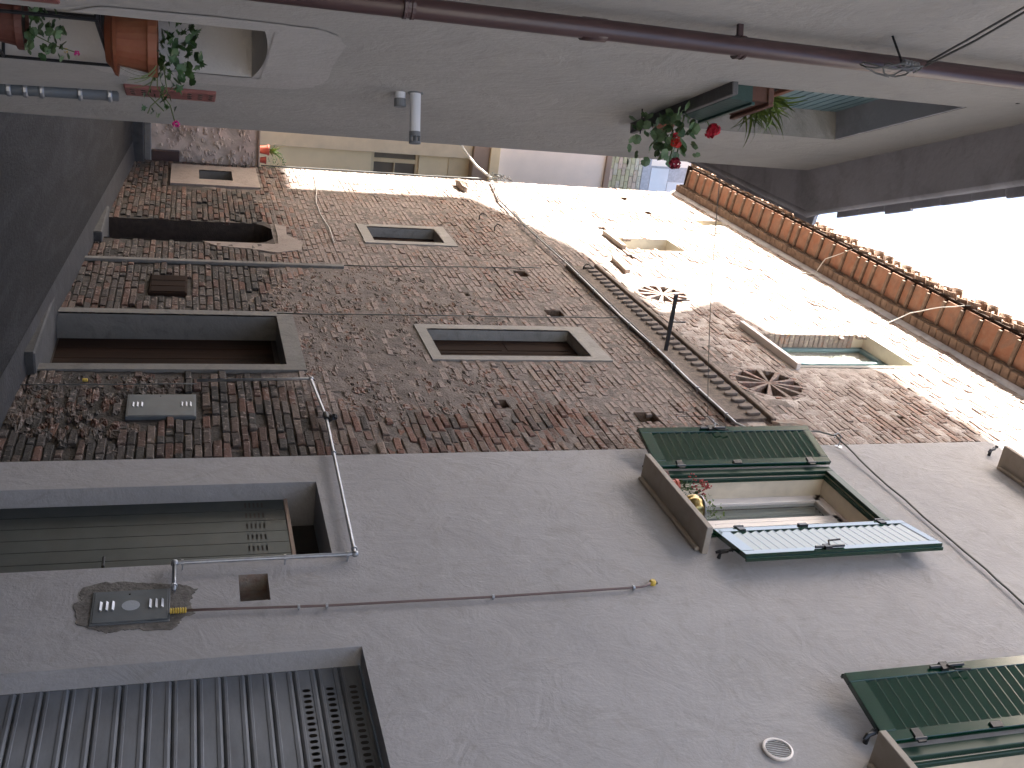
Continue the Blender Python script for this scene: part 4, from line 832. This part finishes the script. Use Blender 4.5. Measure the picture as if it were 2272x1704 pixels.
for i, (ra, rc, a0) in enumerate(((.060, .085, .3), (.045, .10, 1.1), (.028, .045, 2.0))):
    MB(LW).tube([(2.58+ra*math.cos(a)*(.8+.2*i), .10+.012*math.sin(a*2+i), 3.54+.02*i+rc*math.sin(a)) for a in [a0+k*.45 for k in range(13)]], .0028, 5).build('loop', 'cable_grey', t)
k = MB(LW)
for i in range(5): k.lathe([(.010, 0), (.013, .004), (.010, .008)], (2.545+.004*i, .09, 3.57+.014*i), 8)
k.build('clamp', 'galvanised', t); MB(LW).tube([(2.60, 0, 3.57), (2.56, .09, 3.58)], .0035, 6).build('eye_bolt', 'black_iron', t)

# perforated red plate and grey pipe on the left wall
t = thing('cable_guard', 'reddish perforated metal guard strip on the left wall above a grey pipe end', 'guard', tuple(LW(4.3, 0, 1.35)))
MB(LW).box(4.24, 4.40, -.01, .014, 1.36, 1.70).build('plate', 'red_terra_metal', t, bevel=.004)
for zc in (1.39, 1.43, 1.60, 1.64, 1.68):
    for a in (4.27, 4.31, 4.35): MB(LW).lathe([(.009, .014), (.009, .0155)], (a, 0, zc), 8, 'b').build('hole', 'hole_dark', t)
t = thing('grey_pipe', 'stubby grey jointed pipe set in the left wall under the red guard', 'pipe', tuple(LW(4.45, 0, .9)))
MB(LW).tube([(4.50, .01, .6), (4.42, .01, 1.33)], .026, 12).build('pipe', 'grey_metal', t, smooth=True)
for zc in (.86, .92, .98, 1.04, 1.18, 1.29): MB(LW).lathe([(.027, 0), (.033, .005), (.033, .014), (.027, .02)], (4.50-(zc-.6)*.11, .01, zc), 12).build('joint', 'galvanised', t)
o = MB(LW).box(3.02, 3.14, -.01, .016, .6, 1.26).build('guard_strip', 'red_terra_metal', bevel=.004); tag(o, 'reddish metal guard strip at the upper left corner of the photograph, next to the niche', 'guard')

# ---------------------------------------------------------------- pots and plants
def leaf_mesh(kind, size, mat):
    me = MB()
    if kind == 'round':
        n = 20; vs = [(0, 0, 0)]+[(size*.92*(1+.07*math.cos(7*a)-.35*math.exp(-((a-math.pi)*3)**2))*math.cos(a), size*.92*(1+.07*math.cos(7*a)-.35*math.exp(-((a-math.pi)*3)**2))*math.sin(a), size*(.22+.07*math.cos(3*a))) for a in [2*math.pi*i/n for i in range(n)]]; me.add(vs, [(0, 1+i, 1+(i+1) % n) for i in range(n)])
    elif kind == 'ivy':
        pr = [(0, 0), (.35, .35), (.95, .42), (.55, .62), (.5, 1.0), (.18, .95), (0, 1.55)]; ptsl = [(x*size, y*size, .1*size*abs(x)) for x, y in pr]+[(-x*size, y*size, .1*size*abs(x)) for x, y in pr[-2:0:-1]]; n = len(ptsl); me.add([(0, .5*size, -.06*size)]+ptsl, [(0, 1+i, 1+(i+1) % n) for i in range(n)])
    elif kind == 'blade':
        n = 6; vs = []
        for i in range(n+1): u = i/n; wd = size*.055*(1-u*.9)*(1 if i else .6); x = size*u; vs += [(x*.95, -wd, size*(.35*u-.55*u*u)), (x*.95, wd, size*(.35*u-.55*u*u)+.001)]
        me.add(vs, [(2*i, 2*i+2, 2*i+3, 2*i+1) for i in range(n)])
    elif kind == 'small':
        me.add([(0, 0, 0), (size*.4, size*.5, .1*size), (0, size*1.4, 0), (-size*.4, size*.5, .1*size)], [(0,1,2,3)])
    o = me.build('leaf', mat, normals=False, origin=Vector((0, 0, 0))); m_ = o.data; bpy.data.objects.remove(o); WL.clear if 0 else None; return m_
def put(name, mesh, parent, world, rot, scale=1):
    o = bpy.data.objects.new(name, mesh); link(o, world, parent); o.rotation_euler = rot; o.scale = (scale,)*3; return o
rr = lambda a, b: random.uniform(a, b)
def bloom(name, parent, c, r_, mat, n=34):
    k = MB()
    for i in range(n):
        v = Vector((rr(-1, 1), rr(-1, 1), rr(-1, 1))); v.normalize(); q = Vector(c)+v*r_*rr(.65, 1); u = v.cross(Vector((0, 0, 1))).normalized(); w_ = v.cross(u); s_ = r_*.42
        k.add([tuple(q+u*s_), tuple(q+w_*s_+v*s_*.3), tuple(q-u*s_), tuple(q-w_*s_+v*s_*.3)], [(0,1,2,3)])
    return k.build(name, mat, parent, normals=False)
def pot(parent_label, cat, fr, c, r_, h, mat, name='flower_pot', group=None, saucer=False):
    t = thing(name, parent_label, cat, tuple(fr(*c)), group); n = 28
    k = MB(fr); k.lathe([(r_*.70, 0), (r_*.90, h*.80), (r_*1.0, h*.80), (r_*1.02, h*.82), (r_*1.02, h), (r_*.90, h), (r_*.88, h*.85), (r_*.5, h*.84)], c, n); k.build('body', mat, t, smooth=False)
    MB(fr).lathe([(r_*.88, 0), (r_*.88, .005)], (c[0], c[1], c[2]+h*.86), n).build('soil', 'soil', t)
    if saucer: MB(fr).lathe([(r_*.70, -.006), (r_*1.04, .028), (r_*1.08, .030), (r_*1.04, .020), (r_*.66, .0)], c, n).build('saucer', mat, t)
    return t
# plant stand in the niche, pots on it
t = thing('plant_stand', 'black iron plant stand standing in the wall niche at the upper left', 'stand', tuple(LW(3.6, 0, .85)))
for a, b_ in ((3.29, .01), (3.89, .01), (3.29, -.15), (3.89, -.15)): MB(LW).tube([(a, b_, .80), (a, b_, 1.345)], .006, 6).build('leg', 'black_iron', t)
for zc in (1.34, 1.0):
    k = MB(LW); k.tube([(3.29, .01, zc), (3.89, .01, zc)], .006, 6); k.tube([(3.29, -.15, zc), (3.89, -.15, zc)], .006, 6); k.tube([(3.29, .01, zc), (3.29, -.15, zc)], .006, 6); k.tube([(3.89, .01, zc), (3.89, -.15, zc)], .006, 6)
    for j in range(5): k.tube([(3.4+.1*j, .01, zc), (3.4+.1*j, -.15, zc)], .004, 5)
    k.build('shelf', 'black_iron', t)
pot('large round terracotta pot with a saucer on top of the iron plant stand', 'pot', LW, (3.58, -.01, 1.352), .108, .150, 'pot_clay', saucer=True, group='pots in the wall niche')
pot('brown plastic pot on the lower shelf of the iron plant stand', 'pot', LW, (3.55, -.03, 1.0), .085, .115, 'pot_brown', group='pots in the wall niche')
ivy = leaf_mesh('ivy', .030, 'leaf_dark'); grn = leaf_mesh('round', .026, 'leaf_geranium'); dk = leaf_mesh('round', .024, 'leaf_dark'); bl = leaf_mesh('blade', .15, 'leaf_bright'); sm = leaf_mesh('small', .016, 'leaf_bright'); bll = leaf_mesh('blade', .34, 'leaf_bright'); bld = leaf_mesh('blade', .12, 'stem')
t = thing('trailing_plant', 'dark trailing geranium in the large pot with one magenta flower hanging out', 'plant', tuple(LW(3.58, 0, 1.50)))
for i in range(80):
    put('leaf', ivy if i % 3 else dk, t, LW(3.58+rr(-.09, .10), rr(-.09, .11), 1.50+rr(.0, .13)), (rr(-1, 1), rr(-1, 1), rr(0, 6.3)), rr(.6, 1.0))
stem_paths = [[(3.58, .06, 1.52), (3.6, .14, 1.53), (3.6, .19, 1.48), (3.6, .215, 1.47)], [(3.58, .06, 1.50), (3.6, .13, 1.50), (3.62, .18, 1.54), (3.6, .24, 1.555)], [(3.58, .06, 1.50), (3.62, .15, 1.47), (3.62, .20, 1.52)]]
for sp in stem_paths:
    MB(LW).tube(sp, .002, 5).build('stem', 'stem', t)
    for j in range(11):
        u = rr(.15, 1)*(len(sp)-1); k = min(int(u), len(sp)-2); f_ = u-k; q = [sp[k][i]*(1-f_)+sp[k+1][i]*f_ for i in range(3)]
        put('leaf', ivy, t, LW(q[0]+rr(-.02, .02), q[1]+rr(-.015, .015), q[2]+rr(-.025, .025)), (rr(-.8, .8), rr(-.8, .8), rr(0, 6.3)), rr(.35, .62))
bloom('flower', t, LW(3.6, .242, 1.558), .0125, 'flower_magenta', 22)
for i in range(9): put('grass_blade', bld, t, LW(3.50+.02*i, .08, 1.50), (0, rr(.6, 1.5), rr(-.9, .2)), rr(.6, 1))
t = thing('bushy_plant', 'small green leafy plant with a tiny pink flower in the brown pot', 'plant', tuple(LW(3.55, 0, 1.11)))
for i in range(60): put('leaf', grn if i % 2 else dk, t, LW(3.55+rr(-.09, .12), rr(-.09, .06), 1.11+rr(0, .11)), (rr(-.9, .9), rr(-.9, .9), rr(0, 6.3)), rr(.4, .75))
MB(LW).tube([(3.55, 0, 1.12), (3.58, .03, 1.20), (3.6, .04, 1.255)], .0018, 5).build('stem', 'stem', t); bloom('flower', t, LW(3.6, .042, 1.258), .010, 'flower_magenta', 14); bloom('faded_flower', t, LW(3.6, .036, 1.225), .008, 'yellow_plastic', 10)
for q in ((3.6, .062, 1.21), (3.6, .055, 1.23), (3.62, .05, 1.20)): put('leaf', grn, t, LW(*q), (rr(-.5, .5), rr(-.5, .5), rr(0, 6)), .5)

# window sill of the left house
t = thing('planter_trough', 'dark green plastic planter trough on the left window sill', 'planter', tuple(LW(3.53, 0, 3.465)))
k = MB(LW); k.add([(3.36, -.09, 3.467), (3.72, -.09, 3.467), (3.72, .045, 3.467), (3.36, .045, 3.467), (3.34, -.10, 3.545), (3.74, -.10, 3.545), (3.74, .060, 3.545), (3.34, .060, 3.545)], [(0,1,2,3), (0,1,5,4), (1,2,6,5), (2,3,7,6), (3,0,4,7)]); k.build('body', 'pot_green', t, bevel=0)
MB(LW).box(3.335, 3.745, .056, .068, 3.537, 3.553).build('rim', 'pot_green', t, bevel=.002); MB(LW).box(3.36, 3.72, -.09, .05, 3.53, 3.535).build('soil', 'soil', t)
t = thing('terracotta_trough', 'terracotta planter trough set in the green trough on the left window sill', 'planter', tuple(LW(3.5, 0, 3.53)))
k = MB(LW); k.add([(3.37, -.08, 3.54), (3.60, -.08, 3.54), (3.60, .035, 3.54), (3.37, .035, 3.54), (3.35, -.10, 3.63), (3.62, -.10, 3.63), (3.62, .055, 3.63), (3.35, .055, 3.63)], [(0,1,2,3), (0,1,5,4), (1,2,6,5), (2,3,7,6), (3,0,4,7)]); k.build('body', 'pot_dull', t)
k = MB(LW); k.box(3.343, 3.627, .052, .066, 3.612, 3.636); k.box(3.343, 3.35, -.1, .052, 3.612, 3.636); k.build('rim', 'pot_dull', t, bevel=.003); MB(LW).box(3.36, 3.61, -.09, .05, 3.615, 3.62).build('soil', 'soil', t)
pot('round terracotta pot at the far end of the left window sill', 'pot', LW, (4.03, -.005, 3.467), .062, .085, 'pot_clay')
t = thing('geranium', 'green geranium with red flower heads spilling off the left window sill', 'plant', tuple(LW(3.8, 0, 3.48)))
for i in range(84):
    s_ = rr(3.60, 3.98); o_ = rr(.02, .21); zc = 3.42-(s_-3.7)*.10+rr(-.085, .075)+(.02 if o_ < .1 else 0)
    put('leaf', grn if i % 4 else dk, t, LW(s_, o_, zc), (rr(-1.2, 1.2), rr(-1.2, 1.2)-.3, rr(0, 6.3)), rr(.6, 1.05))
for q, e in (((3.7, .02, 3.5), (3.7, .09, 3.57)), ((3.75, .02, 3.48), (3.7, .15, 3.41)), ((3.8, .02, 3.48), (3.72, .19, 3.44)), ((3.7, .03, 3.5), (3.7, .07, 3.55)), ((3.8, .05, 3.45), (3.75, .23, 3.42)), ((3.85, .0, 3.5), (3.80, .16, 3.36)), ((3.8, .0, 3.5), (3.72, .12, 3.37))):
    MB(LW).tube([q, tuple((q[i]+e[i])/2+(.015 if i == 2 else 0) for i in range(3)), e], .0028, 5).build('stem', 'stem', t)
bloom('flower_head', t, LW(3.7, .095, 3.585), .026, 'flower_red', 46); bloom('flower_head', t, LW(3.69, .115, 3.565), .020, 'flower_red', 30); bloom('flower_head', t, LW(3.66, .165, 3.405), .022, 'flower_scarlet', 34); bloom('flower_head', t, LW(3.66, .135, 3.40), .011, 'flower_red', 16); bloom('flower_head', t, LW(3.7, .238, 3.42), .024, 'flower_dark', 40)
t = thing('spiky_plant', 'yellow green spiky plant in the terracotta trough on the left window sill', 'plant', tuple(LW(3.5, 0, 3.63)))
for i in range(95): put('leaf', bl, t, LW(3.50+rr(-.08, .10), rr(0, .06), 3.64+rr(0, .06)), (rr(-.5, .5), rr(-1.3, .3), GAM*-1+rr(-1.6, 1.2)), rr(.55, 1.0))
o = MB(LW).tube([(3.88, .0, 3.355), (3.89, .035, 3.36), (3.93, .09, 3.372)], .003, 5).build('wall_nail', 'black_iron'); tag(o, 'thin black nail in the left wall below the window sill', 'nail')

# sill of the first shuttered window
t = pot('small brown clay pot nearest the far shutter on the stone sill', 'pot', RW, (6.22, .10, 4.996), .045, .085, 'pot_brown', group='pots on the stone sill')
t = pot('red clay pot with red berry twigs on the stone sill', 'pot', RW, (6.08, .09, 4.996), .055, .11, 'red_plastic', group='pots on the stone sill')
t = thing('berry_plant', 'twiggy plant with small red berries in the red clay pot', 'plant', tuple(RW(6.05, .09, 5.1)))
for i in range(9):
    e = (6.04+rr(-.16, .10), .10+rr(-.04, .05), 5.24+rr(-.03, .14)); MB(RW).tube([(6.07, .09, 5.10), (6.06+rr(-.04, .04), .09+rr(-.02, .02), 5.17), e], .0022, 5).build('twig', 'stem', t)
    k = MB(RW)
    for j in range(7): k.lump((e[0]+rr(-.025, .025), e[1]+rr(-.02, .02), e[2]+rr(-.03, .02)), (.0068,)*3, .05, n1=7, n2=5)
    k.build('berry_cluster', 'berry', t, smooth=True)
for i in range(26): put('leaf', dk, t, RW(6.02+rr(-.11, .07), .09+rr(-.04, .05), 5.12+rr(-.02, .10)), (rr(-1, 1), rr(-1, 1), rr(0, 6.3)), rr(.5, .9))
t = thing('brass_pot', 'fluted brass bowl reflecting the light at the near end of the stone sill', 'pot', tuple(RW(5.76, .08, 4.996)))
k = MB(RW); k.lathe([(.05, 0), (.075, .02), (.100, .06), (.102, .10), (.088, .135), (.084, .14)], (5.76, .085, 4.996), 60, wob=.035); k.build('body', 'brass', t, smooth=True)
MB(RW).lathe([(.086, .138), (.098, .140), (.098, .148), (.084, .150)], (5.76, .085, 4.996), 32).build('rim', 'galvanised', t, smooth=True); MB(RW).lathe([(.08, 0), (.08, .003)], (5.76, .085, 5.136), 24).build('soil', 'soil', t)
t = thing('leafy_herb', 'small light green herb growing from the brass bowl', 'plant', tuple(RW(5.74, .08, 5.14)))
for i in range(90): put('leaf', sm, t, RW(5.70+rr(-.13, .13), .10+rr(-.05, .07), 5.16+rr(-.02, .09)), (rr(-1, 1), rr(-1, 1), rr(0, 6.3)), rr(.7, 1.4))
# terrace pots
pot('larger square red pot with a spider plant on the terrace wall', 'pot', XY, (3.40, 17.28, 2.692), .085, .155, 'red_plastic', group='pots on the terrace wall')
pot('smaller red pot beside the brick corner on the terrace wall', 'pot', XY, (3.565, 17.26, 2.692), .06, .11, 'red_plastic', group='pots on the terrace wall')
t = thing('spider_plant', 'spider plant with long arching leaves on the terrace wall', 'plant', (3.40, 17.28, 2.84))
for i in range(20): put('leaf', bll, t, (3.41+rr(-.02, .02), 17.28, 2.84+rr(0, .05)), (rr(-.4, .4), rr(-1.3, -.2), rr(0, 6.3)), rr(.5, 1.0))
t = thing('grey_shrub', 'small grey green shrub in the smaller terrace pot', 'plant', (3.58, 17.26, 2.80))
for i in range(110): put('leaf', sm, t, (3.60+rr(-.09, .12), 17.26+rr(-.06, .06), 2.82+rr(0, .30)), (rr(-1, 1), rr(-1, 1), rr(0, 6.3)), rr(.9, 1.9))
